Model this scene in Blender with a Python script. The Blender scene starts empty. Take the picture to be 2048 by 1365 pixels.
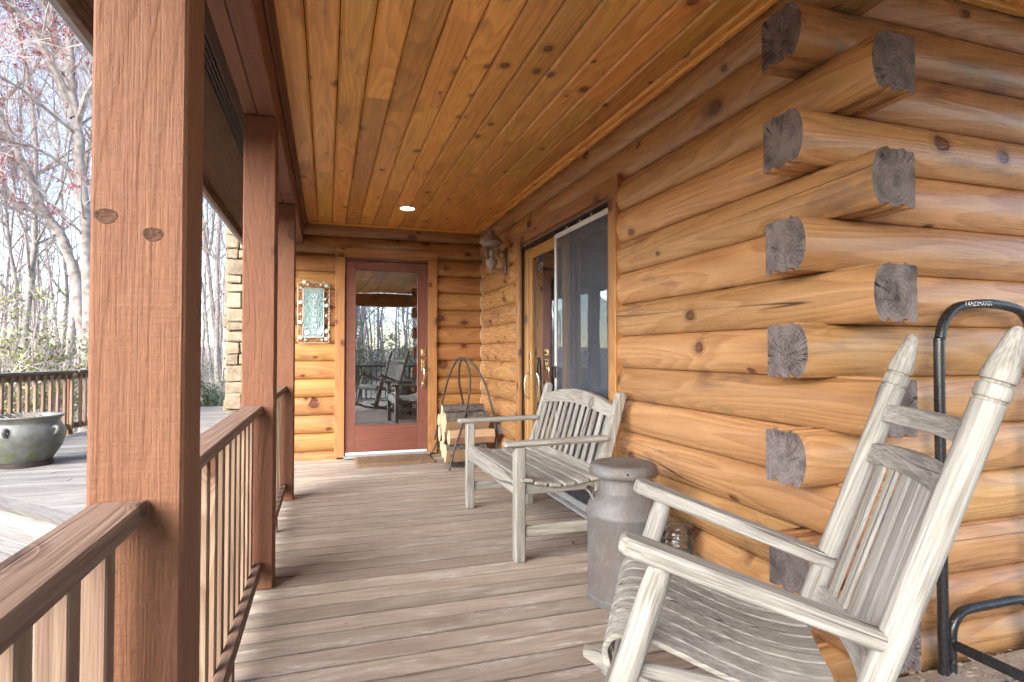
import bpy, bmesh, math, random
from mathutils import Vector, Matrix, noise as mnoise
random.seed(7)
R = math.radians
SC = bpy.context.scene
COL = SC.collection

# ------------------------------------------------------------------ camera
YAW = math.atan(370/1150.0); PITCH = math.atan(23.5/1150.0)
cd = bpy.data.cameras.new('camera'); cam = bpy.data.objects.new('camera', cd); COL.objects.link(cam)
cam.location = (0, 0, 1.2); cam.rotation_euler = (R(90)+PITCH, 0, -YAW)
cd.sensor_width = 36; cd.lens = 36*1150/2048; cd.clip_start = 0.05; cd.clip_end = 600
SC.camera = cam
# ------------------------------------------------------------------ world, sun, exposure
SUN_EL, SUN_AZ = R(29), R(228)      # azimuth clockwise from +Y: behind the camera, a little to the left
w = bpy.data.worlds.new('World'); SC.world = w; w.use_nodes = True
nt = w.node_tree; bg = nt.nodes['Background']; sky = nt.nodes.new('ShaderNodeTexSky')
sky.sky_type = 'NISHITA'; sky.sun_disc = False; sky.sun_elevation = SUN_EL; sky.sun_rotation = SUN_AZ
sky.air_density = 1.0; sky.dust_density = .5; sky.ozone_density = 1.0; sky.altitude = 300
nt.links.new(sky.outputs[0], bg.inputs[0]); bg.inputs[1].default_value = 0.05
sl = bpy.data.lights.new('sun', 'SUN'); sl.energy = 1.5; sl.angle = R(62); sl.color = (1.0, .96, .895)
so = bpy.data.objects.new('sun', sl); COL.objects.link(so); so.location = (-5, -15, 25)
sd = Vector((math.sin(SUN_AZ)*math.cos(SUN_EL), math.cos(SUN_AZ)*math.cos(SUN_EL), math.sin(SUN_EL)))
so.rotation_euler = sd.to_track_quat('Z', 'Y').to_euler()
SC.view_settings.view_transform = 'Standard'; SC.view_settings.look = 'None'
SC.view_settings.gamma = 1; SC.view_settings.exposure = 3.48; SC.view_settings.use_curve_mapping = False
SC.render.engine = 'CYCLES'; SC.cycles.use_denoising = True
SC.cycles.max_bounces = 8; SC.cycles.diffuse_bounces = 6; SC.cycles.glossy_bounces = 3; SC.cycles.use_light_tree = False; SC.cycles.use_adaptive_sampling = True; SC.cycles.adaptive_threshold = .015; SC.cycles.denoising_prefilter = 'FAST'
SC.cycles.transmission_bounces = 6; SC.cycles.transparent_max_bounces = 12
SC.cycles.caustics_reflective = False; SC.cycles.caustics_refractive = False

# ------------------------------------------------------------------ material helpers
class NT:
    def __init__(s, name):
        s.m = bpy.data.materials.new(name); s.m.use_nodes = True
        s.t = s.m.node_tree; s.n = s.t.nodes; s.l = s.t.links
        s.b = s.n['Principled BSDF']
    def node(s, ty, **kw):
        n = s.n.new(ty)
        for k, v in kw.items(): setattr(n, k, v)
        return n
    def put(s, sock, v):
        if hasattr(v, 'is_output') or isinstance(v, bpy.types.NodeSocket): s.l.new(v, sock)
        elif isinstance(v, (tuple, list)) and len(v) == 3 and sock.type == 'RGBA': sock.default_value = (*v, 1)
        else: sock.default_value = v
    def math(s, op, a, b=0.0, c=0.0, clamp=False):
        n = s.node('ShaderNodeMath', operation=op, use_clamp=clamp)
        s.put(n.inputs[0], a); s.put(n.inputs[1], b); s.put(n.inputs[2], c); return n.outputs[0]
    def vmath(s, op, a, b):
        n = s.node('ShaderNodeVectorMath', operation=op); s.put(n.inputs[0], a); s.put(n.inputs[1], b); return n.outputs[0]
    def mix(s, f, a, b, mode='MIX'):
        n = s.node('ShaderNodeMix', data_type='RGBA', blend_type=mode)
        s.put(n.inputs[0], f); s.put(n.inputs[6], a); s.put(n.inputs[7], b); return n.outputs[2]
    def noise(s, v, scale=1.0, detail=2.0, rough=.5, dist=0.0):
        n = s.node('ShaderNodeTexNoise'); s.put(n.inputs['Vector'], v)
        n.inputs['Scale'].default_value = scale; n.inputs['Detail'].default_value = detail
        n.inputs['Roughness'].default_value = rough; n.inputs['Distortion'].default_value = dist
        return n.outputs[0]
    def rng(s, v, a, b, c=0.0, d=1.0, smooth=False):
        n = s.node('ShaderNodeMapRange'); n.clamp = True
        if smooth: n.interpolation_type = 'SMOOTHSTEP'
        s.put(n.inputs[0], v)
        for i, q in enumerate((a, b, c, d)): n.inputs[i+1].default_value = q
        return n.outputs[0]
    def coords(s, world=False):
        tc = s.node('ShaderNodeTexCoord'); oi = s.node('ShaderNodeObjectInfo')
        cb = s.node('ShaderNodeCombineXYZ')
        for i, k in enumerate((37.0, 91.0, 53.0)): s.put(cb.inputs[i], s.math('MULTIPLY', oi.outputs['Random'], k))
        s.rand = oi.outputs['Random']
        if world:
            g = s.node('ShaderNodeNewGeometry'); return g.outputs['Position']
        return s.vmath('ADD', tc.outputs['Object'], cb.outputs[0])
    def bump(s, h, strength=.3, dist=.01):
        n = s.node('ShaderNodeBump'); n.inputs['Strength'].default_value = strength; n.inputs['Distance'].default_value = dist
        s.put(n.inputs['Height'], h); s.l.new(n.outputs[0], s.b.inputs['Normal'])
    def out(s, col, rough=.6, spec=None, metal=None):
        s.put(s.b.inputs['Base Color'], col); s.put(s.b.inputs['Roughness'], rough)
        if spec is not None: s.b.inputs['Specular IOR Level'].default_value = spec
        if metal is not None: s.put(s.b.inputs['Metallic'], metal)
        return s.m

def wood(name, light, dark, knotc=(.10, .03, .015), rough=.45, knots=.55, kscale=4.0, stain=.0, stainc=(.09, .06, .055), crack=.0,
         ring=.55, fibre=.35, bump=.25, tint=.22, wear=0.0, wearc=(.5, .45, .4), saw=0.0, spec=.5, blotch=.35, kmin=.045, kmax=.13, mid=.30, edge=None):
    s = NT(name); p = s.coords()
    stretch = lambda a, b: s.vmath('MULTIPLY', p, (a, b, b))
    sx = s.node('ShaderNodeSeparateXYZ'); s.l.new(p, sx.inputs[0]); k2 = s.node('ShaderNodeCombineXYZ')
    s.put(k2.inputs[0], s.math('MULTIPLY', sx.outputs[0], kscale*.75)); s.put(k2.inputs[1], s.math('MULTIPLY', s.math('ADD', sx.outputs[1], sx.outputs[2]), kscale))
    vor = s.node('ShaderNodeTexVoronoi', voronoi_dimensions='2D'); s.put(vor.inputs['Vector'], k2.outputs[0]); vor.inputs['Scale'].default_value = 1
    kd = vor.outputs['Distance']
    kd = s.math('ADD', kd, s.math('MULTIPLY', s.math('SUBTRACT', s.noise(stretch(20, 20), 1, 1), .5), .06))
    sep = s.node('ShaderNodeSeparateColor'); s.l.new(vor.outputs['Color'], sep.inputs[0])
    on = s.math('LESS_THAN', sep.outputs[0], knots)
    size = s.math('MULTIPLY_ADD', s.math('POWER', sep.outputs[1], 1.6), kmax-kmin, kmin)
    rel = s.math('DIVIDE', kd, size)
    core = s.math('MULTIPLY', s.rng(rel, .75, 1.0, 1, 0), on)
    rim = s.math('MULTIPLY', s.math('MULTIPLY', s.rng(rel, .65, .92), s.rng(rel, .95, 1.25, 1, 0)), on)
    halo = s.math('MULTIPLY', s.rng(rel, .9, 2.6, 1, 0, True), on)
    base = s.noise(stretch(.45, 4.2), 1, 1.5, .5, .15)
    fld = s.math('ADD', base, s.math('MULTIPLY', halo, .10))
    rings = s.math('FRACT', s.math('MULTIPLY', fld, 17.0))
    rings = s.math('MULTIPLY', s.rng(rings, .05, .85), s.rng(rings, .87, 1.0, 1, 0))
    fib = s.noise(stretch(5, 190), 1, 2.5, .65)
    fibs = s.rng(fib, .33, .68)
    blo = s.noise(stretch(1.1, 4), 1, 2, .55)
    f = s.math('ADD', s.math('MULTIPLY', rings, ring), s.math('MULTIPLY', fibs, fibre))
    md = s.noise(stretch(1.6, 62), 1, 2, .6, .3)
    f = s.math('ADD', f, s.math('MULTIPLY', s.math('SUBTRACT', s.rng(md, .34, .66), .5), mid))
    f = s.math('ADD', f, s.math('MULTIPLY', s.math('SUBTRACT', blo, .5), blotch*2), clamp=True)
    col = s.mix(f, light, dark)
    col = s.mix(s.math('MULTIPLY', halo, .45), col, knotc)
    kcol = s.mix(s.rng(s.math('FRACT', s.math('MULTIPLY', rel, 3.5)), .2, .9), knotc, tuple(.45*a+.55*b for a, b in zip(knotc, dark)))
    col = s.mix(core, col, kcol)
    col = s.mix(s.math('MULTIPLY', rim, .8), col, tuple(.35*a for a in knotc))
    if stain:
        st = s.rng(s.noise(stretch(1.6, 5.5), 1, 4, .62), .57, .74, 0, stain)
        col = s.mix(st, col, stainc)
    if wear:
        wr = s.math('MULTIPLY', s.rng(s.noise(stretch(2.3, 11), 1, 4, .7), .52, .66), s.rng(s.noise(stretch(22, 240), 1, 3, .7), .46, .60))
        col = s.mix(s.math('MULTIPLY', wr, wear), col, wearc)
    h = s.math('ADD', s.math('MULTIPLY', fib, .7), s.math('MULTIPLY', rings, .25))
    h = s.math('SUBTRACT', h, s.math('MULTIPLY', core, .5))
    if crack:
        cn = s.noise(stretch(.16, 6.0), 1, 1, .4)
        line = s.rng(s.math('ABSOLUTE', s.math('SUBTRACT', cn, .5)), .0010, .0050, 1, 0)
        line = s.math('MULTIPLY', line, s.rng(s.noise(stretch(.8, 3.0), 1.0, 0), .52, .60))
        col = s.mix(s.math('MULTIPLY', line, crack), col, (.03, .018, .012))
        h = s.math('SUBTRACT', h, s.math('MULTIPLY', line, 3.0))
    if saw:
        sw = s.noise(s.vmath('MULTIPLY', p, (150, 14, 14)), 1, 2, .6)
        lum = s.noise(stretch(26, 60), 1, 3, .65)
        h = s.math('ADD', h, s.math('ADD', s.math('MULTIPLY', sw, saw), s.math('MULTIPLY', lum, saw*1.6)))
        col = s.mix(s.math('MULTIPLY', s.rng(lum, .35, .7), .22), col, tuple(1.6*a for a in light))
    if edge:
        tc2 = s.node('ShaderNodeTexCoord'); se = s.node('ShaderNodeSeparateXYZ'); s.l.new(tc2.outputs['Object'], se.inputs[0])
        ey = s.math('ADD', s.math('ABSOLUTE', se.outputs[1]), s.math('MULTIPLY', s.math('SUBTRACT', s.noise(stretch(7, 30), 1, 2), .5), .008))
        col = s.mix(s.rng(ey, edge-.0060, edge-.001, 0, .6), col, tuple(.25*a for a in dark))
    v = s.math('MULTIPLY_ADD', s.rand, tint*2, 1-tint)
    hsv = s.node('ShaderNodeHueSaturation'); s.put(hsv.inputs['Value'], v); s.put(hsv.inputs['Color'], col)
    r2 = s.math('FRACT', s.math('MULTIPLY', s.rand, 13.7)); s.put(hsv.inputs['Hue'], s.math('MULTIPLY_ADD', r2, tint*.07, .5-tint*.035))
    s.bump(h, bump, .006)
    rg = s.math('ADD', s.math('MULTIPLY', s.math('SUBTRACT', fib, .5), .35), rough)
    return s.out(hsv.outputs[0], rg, spec)

def plain(name, col, rough=.5, metal=0.0, var=.15, scale=30, bump=.1, col2=None, spec=.5, thr=(.4, .65)):
    s = NT(name); p = s.coords(); n = s.noise(p, scale, 4, .6)
    c2 = col2 or tuple(a*(1-var*2) for a in col)
    c = s.mix(s.rng(n, *thr), col, c2)
    if bump: s.bump(n, bump, .004)
    return s.out(c, s.math('MULTIPLY_ADD', n, .2, rough-.1), spec, metal)

LOGC = dict(knots=.42, kscale=3.4, stain=.9, stainc=(.17, .092, .065), crack=.9, rough=.27, bump=.30, tint=.15, ring=.45, fibre=.45, mid=.18)
M = {}
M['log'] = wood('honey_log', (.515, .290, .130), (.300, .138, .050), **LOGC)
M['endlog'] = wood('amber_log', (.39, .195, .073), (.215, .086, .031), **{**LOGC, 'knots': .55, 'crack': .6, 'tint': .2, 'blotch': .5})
M['ceil'] = wood('ceiling_pine', (.77, .405, .105), (.50, .21, .042), knotc=(.13, .035, .014), knots=.42, kscale=4.4, kmin=.03, kmax=.11, rough=.32, bump=.14, tint=.22, ring=.5, fibre=.4, stain=.7, stainc=(.26, .095, .035))
M['casing'] = wood('casing_pine', (.42, .205, .072), (.27, .112, .036), knots=.5, rough=.45, tint=.10, stain=.5)
M['floor'] = wood('porch_floor_wood', (.375, .308, .255), (.230, .172, .132), knots=.0, edge=.06675, rough=.6, tint=.17, wear=1.0, wearc=(.56, .52, .48), ring=.40, fibre=.45, bump=.45, spec=.3, stain=.45, stainc=(.16, .105, .08))
M['deck'] = wood('weathered_deck_wood', (.305, .282, .258), (.165, .145, .13), knotc=(.1, .08, .07), knots=.1, edge=.068, rough=.8, tint=.25, ring=.5, fibre=.5, bump=.5, spec=.2, wear=.5, wearc=(.34, .335, .33))
M['post'] = wood('redwood_stain', (.165, .070, .036), (.108, .040, .020), knotc=(.085, .04, .03), knots=.35, kscale=2.6, rough=.7, tint=.07, saw=.4, bump=.5, ring=.22, fibre=.30, spec=.3, stain=.6, stainc=(.085, .048, .038), kmin=.06, kmax=.12)
M['rail'] = wood('weathered_rail', (.225, .145, .108), (.125, .07, .048), knotc=(.07, .035, .025), knots=.35, rough=.7, tint=.12, crack=.6, bump=.5, spec=.3, fibre=.5, stain=.5, stainc=(.11, .08, .07))
M['baluster'] = wood('baluster_pine', (.275, .185, .125), (.155, .09, .058), knots=.12, rough=.7, tint=.2, ring=.65, fibre=.4, bump=.35, spec=.3)
M['teak'] = wood('silver_teak', (.405, .380, .340), (.195, .175, .148), knotc=(.22, .2, .17), knots=.05, rough=.8, tint=.10, ring=.35, fibre=.75, bump=.6, spec=.2, stain=.6, stainc=(.24, .23, .205), crack=.6)
M['door'] = wood('mahogany_stain', (.18, .066, .043), (.12, .040, .028), knots=.0, rough=.4, tint=.06, ring=.4, bump=.1)
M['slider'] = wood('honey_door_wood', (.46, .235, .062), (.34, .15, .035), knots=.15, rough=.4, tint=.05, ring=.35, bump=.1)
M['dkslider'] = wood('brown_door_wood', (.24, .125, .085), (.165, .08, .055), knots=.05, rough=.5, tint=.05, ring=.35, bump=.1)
M['soffit'] = wood('brown_soffit', (.17, .105, .072), (.10, .060, .042), knots=.1, rough=.85, tint=.1, ring=.25, fibre=.6, bump=.4, spec=.2, stain=.5, stainc=(.06, .04, .03))
M['split'] = wood('split_firewood', (.54, .37, .225), (.38, .24, .135), knots=.1, rough=.85, tint=.2, ring=.3, fibre=.7, bump=.5, spec=.1)
M['bark'] = plain('bark', (.16, .135, .115), .9, scale=45, bump=1.0, col2=(.06, .048, .04), spec=.1)

def endgrain():
    s = NT('weathered_log_end'); p = s.coords()
    tc = s.node('ShaderNodeTexCoord')
    yz = s.vmath('MULTIPLY', tc.outputs['Object'], (0, 1, 1))
    n0 = s.noise(p, 9, 2, .5)
    ln = s.node('ShaderNodeVectorMath', operation='LENGTH'); s.put(ln.inputs[0], s.vmath('ADD', yz, (0, .07, .02)))
    d = s.math('ADD', ln.outputs['Value'], s.math('MULTIPLY', n0, .03))
    rings = s.rng(s.math('FRACT', s.math('MULTIPLY', d, 62)), .1, .95)
    ang = s.node('ShaderNodeVectorMath', operation='NORMALIZE'); s.put(ang.inputs[0], s.vmath('ADD', yz, (0, .07, .02)))
    rad = s.noise(s.vmath('ADD', s.vmath('MULTIPLY', ang.outputs[0], (5, 5, 5)), s.vmath('MULTIPLY', p, (0, 3, 3))), 1, 2, .6)
    chk = s.math('MULTIPLY', s.rng(s.math('ABSOLUTE', s.math('SUBTRACT', rad, .5)), .004, .02, 1, 0), s.rng(n0, .5, .62))
    n = s.noise(p, 130, 4, .7); n2 = s.noise(p, 14, 3, .6)
    col = s.mix(s.math('MULTIPLY', rings, .42), (.225, .182, .168), (.088, .069, .066))
    col = s.mix(s.rng(n, .48, .72, 0, .55), col, (.31, .27, .255))
    col = s.mix(s.rng(n2, .42, .70, 0, .85), col, (.065, .05, .05)); col = s.mix(chk, col, (.015, .012, .012))
    s.bump(s.math('SUBTRACT', s.math('ADD', n, s.math('MULTIPLY', rings, .4)), s.math('MULTIPLY', chk, 2)), .8, .006)
    return s.out(col, .85, .2)
M['end'] = endgrain()
M['splitend'] = plain('split_log_end', (.60, .45, .29), .9, scale=60, col2=(.42, .29, .17), bump=.6, spec=.1)
M['black'] = plain('black_tube_paint', (.022, .022, .024), .28, var=.2, scale=60, bump=.05)
M['iron'] = plain('dull_black_iron', (.03, .026, .026), .5, scale=60, col2=(.055, .035, .028), bump=.2)
M['white'] = plain('white_print', (.78, .78, .77), .6, bump=0)
M['screenframe'] = plain('pale_aluminium', (.62, .62, .62), .35, .2, scale=20, var=.06)
M['caulk'] = plain('cream_caulk', (.62, .52, .38), .7, scale=40)
M['brass'] = plain('brass', (.80, .62, .32), .22, 1.0, scale=30, var=.1, bump=.05)
M['nickel'] = plain('aged_brass', (.72, .58, .40), .25, 1.0, scale=30, var=.1, bump=.05)
M['lantern'] = plain('bronze_lantern', (.34, .275, .235), .5, .15, scale=50, col2=(.20, .15, .125), bump=.3)
M['plate'] = plain('purple_brown_plate', (.15, .11, .115), .45, .3, scale=40, bump=.1)
M['bulb'] = plain('bulb_white', (.75, .74, .70), .3, bump=0)
M['outlet'] = plain('grey_outlet', (.17, .165, .165), .5, bump=.05)
M['mat'] = plain('coir', (.20, .13, .08), .95, scale=160, col2=(.10, .062, .038), bump=1.0, spec=.1)
M['frame_metal'] = plain('pale_wire', (.55, .50, .43), .5, .3, scale=60, col2=(.35, .28, .22))
M['leafm'] = plain('verdigris_leaf', (.56, .62, .50), .6, scale=25, col2=(.22, .38, .32), bump=.2)
M['letter'] = plain('pale_relief', (.66, .72, .70), .6, scale=60, bump=.1)
M['soil'] = plain('potting_soil', (.16, .13, .11), .95, scale=50, col2=(.06, .045, .04), bump=1.0, spec=.1)
M['dryleaf'] = plain('dry_leaf', (.14, .065, .035), .8, scale=30, bump=.3)
M['chips'] = plain('wood_chips', (.42, .34, .27), .9, scale=30, col2=(.2, .14, .1), bump=.3)
M['bark_tree'] = plain('tree_bark', (.36, .315, .29), .9, scale=9, col2=(.17, .14, .125), bump=.8, spec=.1)
M['bark_pale'] = plain('pale_tree_bark', (.37, .325, .30), .9, scale=7, col2=(.19, .155, .14), bump=.8, spec=.1)
M['twig'] = plain('twig', (.44, .375, .365), .9, scale=5, col2=(.31, .25, .24), bump=0, spec=.1)  # twig colour lightened to stand in for haze over the woods
M['redbud'] = plain('red_maple_flower', (.45, .13, .125), .7, scale=3, col2=(.30, .05, .06), bump=0, spec=.2)
M['bushleaf'] = plain('spring_leaf', (.27, .28, .075), .6, scale=4, col2=(.10, .145, .04), bump=0, spec=.3)
M['evergreen'] = plain('evergreen_leaf', (.065, .11, .045), .5, scale=4, col2=(.04, .075, .03), bump=0, spec=.4)
M['roof'] = plain('dark_shingle', (.10, .09, .085), .9, scale=20)
M['fascia'] = plain('grey_gutter', (.30, .30, .31), .45, .3, scale=10, var=.1)
M['room'] = plain('room_paint', (.16, .15, .14), .8, scale=3, var=.1, bump=0)
M['curtain'] = plain('pale_curtain', (.40, .42, .44), .9, scale=8, var=.1, bump=.2)
M['vent'] = plain('brown_vent', (.13, .09, .07), .6, scale=40)
M['knot'] = plain('dark_knot', (.105, .050, .029), .75, scale=160, col2=(.050, .024, .015), spec=.15, bump=.5)
M['dark'] = plain('dark_void', (.012, .01, .01), .9, bump=0)

def mat_glass(name, refl, tint=(.75, .80, .82), rough=0.0):
    s = NT(name); n = s.n; n.remove(s.b); o = n['Material Output']
    tr = s.node('ShaderNodeBsdfTransparent'); tr.inputs[0].default_value = (*tint, 1)
    gl = s.node('ShaderNodeBsdfGlossy'); gl.inputs['Roughness'].default_value = rough; gl.inputs['Color'].default_value = (.9, .95, 1, 1)
    fr = s.node('ShaderNodeFresnel'); fr.inputs[0].default_value = 1.6
    f = s.math('ADD', s.math('MULTIPLY', fr.outputs[0], 1.0), refl, clamp=True)
    mx = s.node('ShaderNodeMixShader'); s.put(mx.inputs[0], f); s.l.new(tr.outputs[0], mx.inputs[1]); s.l.new(gl.outputs[0], mx.inputs[2])
    # slight waviness of the pane
    p = s.coords(); bp = s.node('ShaderNodeBump'); bp.inputs['Strength'].default_value = .04; bp.inputs['Distance'].default_value = .02
    s.put(bp.inputs['Height'], s.noise(p, 2.2, 1)); s.l.new(bp.outputs[0], gl.inputs['Normal'])
    s.l.new(mx.outputs[0], o.inputs[0]); return s.m
M['glass'] = mat_glass('door_glass', .42)
M['glass2'] = mat_glass('lantern_glass', .04, (.93, .94, .94))
M['plastic'] = mat_glass('clear_plastic', -.01, (.96, .965, .965), .12)
def mat_screen():
    s = NT('insect_screen'); n = s.n; o = n['Material Output']
    s.out((.10, .115, .145), .6, .5)
    tr = s.node('ShaderNodeBsdfTransparent'); mx = s.node('ShaderNodeMixShader')
    tc = s.node('ShaderNodeTexCoord')
    ck = s.noise(s.vmath('MULTIPLY', tc.outputs['Object'], (900, 900, 900)), 1, 0)
    s.put(mx.inputs[0], s.rng(ck, .3, .7, .22, .52)); s.l.new(tr.outputs[0], mx.inputs[1]); s.l.new(s.b.outputs[0], mx.inputs[2])
    s.l.new(mx.outputs[0], o.inputs[0]); return s.m
M['screen'] = mat_screen()
def mat_emit(name, col, e):
    s = NT(name); s.b.inputs['Emission Color'].default_value = (*col, 1); s.b.inputs['Emission Strength'].default_value = e; return s.out(col, .5)
M['lamp'] = mat_emit('lit_lamp_lens', (1, .86, .66), 6)
M['lamptrim'] = plain('white_lamp_trim', (.72, .70, .66), .4, bump=0)
def mat_can():
    s = NT('rusty_milk_can'); p = s.coords()
    n = s.noise(p, 7, 4, .65); st = s.noise(s.vmath('MULTIPLY', p, (60, 60, 9)), 1, 3, .65); sp = s.noise(p, 95, 3, .7)
    col = s.mix(s.rng(n, .4, .66), (.165, .158, .152), (.130, .100, .083))
    col = s.mix(s.rng(st, .45, .7, 0, .7), col, (.115, .10, .098))
    col = s.mix(s.rng(sp, .62, .72, 0, .6), col, (.36, .34, .33))
    s.bump(s.math('ADD', sp, st), .5, .004)
    return s.out(col, s.math('MULTIPLY_ADD', n, .3, .42), .5, .1)
M['can'] = mat_can()
def mat_pot():
    s = NT('mossy_glazed_pot'); p = s.coords()
    tc = s.node('ShaderNodeTexCoord'); sx = s.node('ShaderNodeSeparateXYZ'); s.l.new(tc.outputs['Object'], sx.inputs[0])
    n = s.noise(p, 6, 4, .65); m = s.noise(p, 11, 5, .7)
    col = s.mix(s.rng(n, .38, .65), (.15, .15, .135), (.08, .075, .07))
    col = s.mix(s.math('MULTIPLY', s.rng(m, .48, .6), s.rng(sx.outputs[2], .12, .34, 1, .1)), col, (.10, .11, .045))
    s.bump(m, .5, .01); return s.out(col, .45, .5)
M['pot'] = mat_pot()
def mat_plaque():
    s = NT('verdigris_panel'); p = s.coords(); n = s.noise(p, 55, 3, .6, 1.5)
    col = s.mix(s.rng(n, .42, .60), (.27, .37, .365), (.115, .18, .18)); s.bump(n, .9, .006); return s.out(col, .55, .4, .1)
M['plaque'] = mat_plaque()
def mat_stone():
    s = NT('tan_fieldstone'); p = s.coords(); n = s.noise(p, 5, 5, .65); m = s.noise(p, 22, 4, .7)
    col = s.mix(s.rng(n, .35, .68), (.33, .26, .18), (.21, .15, .10))
    col = s.mix(s.rng(m, .55, .75, 0, .6), col, (.24, .17, .11))
    v = s.math('MULTIPLY_ADD', s.rand, .5, .75)
    h = s.node('ShaderNodeHueSaturation'); s.put(h.inputs['Value'], v); s.put(h.inputs['Color'], col)
    s.bump(s.math('ADD', n, m), .8, .03); return s.out(h.outputs[0], .9, .2)
M['stone'] = mat_stone()
def mat_ground():
    s = NT('leaf_litter'); p = s.coords(True); n = s.noise(p, .35, 5, .6); m = s.noise(p, 9, 5, .75)
    col = s.mix(s.rng(m, .35, .68), (.30, .25, .21), (.17, .135, .11))
    col = s.mix(s.rng(n, .5, .7, 0, .6), col, (.20, .19, .11)); s.bump(m, .8, .05); return s.out(col, .95, .1)
M['ground'] = mat_ground()

# ------------------------------------------------------------------ mesh helpers
def obj(name, me, mat=None, parent=None, loc=(0, 0, 0), rot=(0, 0, 0), mw=None):
    o = bpy.data.objects.new(name, me); COL.objects.link(o)
    if me is not None and mat is not None and len(me.materials) == 0:
        for m in (mat if isinstance(mat, (list, tuple)) else [mat]): me.materials.append(M[m])
    if parent: o.parent = parent
    if mw is not None: o.matrix_local = mw
    else: o.location = loc; o.rotation_euler = rot
    return o
def tag(o, label=None, cat=None, group=None, kind=None):
    for k, v in (('label', label), ('category', cat), ('group', group), ('kind', kind)):
        if v: o[k] = v
    return o
def thing(name, label, cat, loc=(0, 0, 0), rotz=0, group=None):
    o = obj(name, None, loc=loc, rot=(0, 0, rotz)); o.empty_display_size = .1
    return tag(o, label, cat, group)
def mesh(name, verts, faces, smooth=40):
    me = bpy.data.meshes.new(name); me.from_pydata([tuple(v) for v in verts], [], faces)
    if smooth is not None:
        bm = bmesh.new(); bm.from_mesh(me); bmesh.ops.recalc_face_normals(bm, faces=bm.faces)
        for f in bm.faces: f.smooth = True
        a = R(smooth)
        for e in bm.edges:
            if len(e.link_faces) == 2 and e.calc_face_angle(0) > a: e.smooth = False
        bm.to_mesh(me); bm.free()
    return me
CACHE = {}
def boxmesh(L, wd, h, bev=.004, mat=None, jit=0.0):
    key = (round(L, 4), round(wd, 4), round(h, 4), bev, mat)
    if key in CACHE and not jit: return CACHE[key]
    bm = bmesh.new(); bmesh.ops.create_cube(bm, size=1)
    for v in bm.verts: v.co = Vector((v.co.x*L, v.co.y*wd, v.co.z*h))
    if jit:
        for v in bm.verts: v.co += Vector([random.uniform(-jit, jit) for _ in range(3)])
    if bev: bmesh.ops.bevel(bm, geom=bm.edges[:], offset=min(bev, .45*min(L, wd, h)), segments=2 if bev > .012 else 1, affect='EDGES', profile=.5)
    for f in bm.faces: f.smooth = False
    me = bpy.data.meshes.new('box'); bm.to_mesh(me); bm.free()
    CACHE[key] = me; return me
def frame_mat(p0, p1, up=(0, 0, 1)):
    p0, p1 = Vector(p0), Vector(p1); x = (p1-p0).normalized(); u = Vector(up)
    if abs(x.dot(u)) > .99: u = Vector((0, 1, 0))
    y = u.cross(x).normalized(); z = x.cross(y)
    m = Matrix((x, y, z)).transposed().to_4x4(); m.translation = (p0+p1)/2
    return m
def bar(name, p0, p1, wd, h, mat, parent=None, up=(0, 0, 1), bev=.004):
    """box with its grain (local X) from p0 to p1; wd across, h along 'up'"""
    L = (Vector(p1)-Vector(p0)).length
    return obj(name, boxmesh(L, wd, h, bev, mat), mat, parent, mw=frame_mat(p0, p1, up))
def tubedata(pts, r, n=8, closed=False):
    pts = [Vector(p) for p in pts]; N = len(pts); V = []; F = []
    rr = r if isinstance(r, (list, tuple)) else [r]*N
    nrm = None
    for i, p in enumerate(pts):
        if closed: t = pts[(i+1) % N]-pts[i-1]
        else: t = pts[min(i+1, N-1)]-pts[max(i-1, 0)]
        t = t.normalized() if t.length > 1e-9 else Vector((0, 0, 1))
        if nrm is None:
            a = Vector((0, 0, 1)) if abs(t.z) < .9 else Vector((1, 0, 0)); nrm = a.cross(t).normalized()
        else:
            nrm = (nrm-t*nrm.dot(t)); nrm = nrm.normalized() if nrm.length > 1e-9 else t.orthogonal().normalized()
        b = t.cross(nrm)
        for k in range(n):
            a = 2*math.pi*k/n; V.append(p+(nrm*math.cos(a)+b*math.sin(a))*rr[i])
    M_ = N if closed else N-1
    for i in range(M_):
        j = (i+1) % N
        for k in range(n): F.append((i*n+k, i*n+(k+1) % n, j*n+(k+1) % n, j*n+k))
    if not closed: F.append(tuple(range(n))[::-1]); F.append(tuple((N-1)*n+k for k in range(n)))
    return V, F
class MB:
    def __init__(s): s.v = []; s.f = []
    def add(s, vf):
        o = len(s.v); s.v += list(vf[0]); s.f += [tuple(i+o for i in f) for f in vf[1]]; return s
    def build(s, name, mat, parent=None, smooth=40, **kw): return obj(name, mesh(name, s.v, s.f, smooth), mat, parent, **kw)
def tube(name, pts, r, mat, parent=None, n=10, closed=False, **kw):
    return MB().add(tubedata(pts, r, n, closed)).build(name, mat, parent, **kw)
def catmull(P, n=6, closed=False):
    P = [Vector(p) for p in P]; out = []; N = len(P)
    rngi = range(N) if closed else range(N-1)
    for i in rngi:
        g = (lambda k: P[k % N]) if closed else (lambda k: P[max(0, min(N-1, k))])
        a, b, c, d = g(i-1), g(i), g(i+1), g(i+2)
        for k in range(n):
            t = k/n; out.append(.5*((2*b)+(c-a)*t+(2*a-5*b+4*c-d)*t*t+(3*b-a-3*c+d)*t**3))
    if not closed: out.append(P[-1])
    return out
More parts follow.
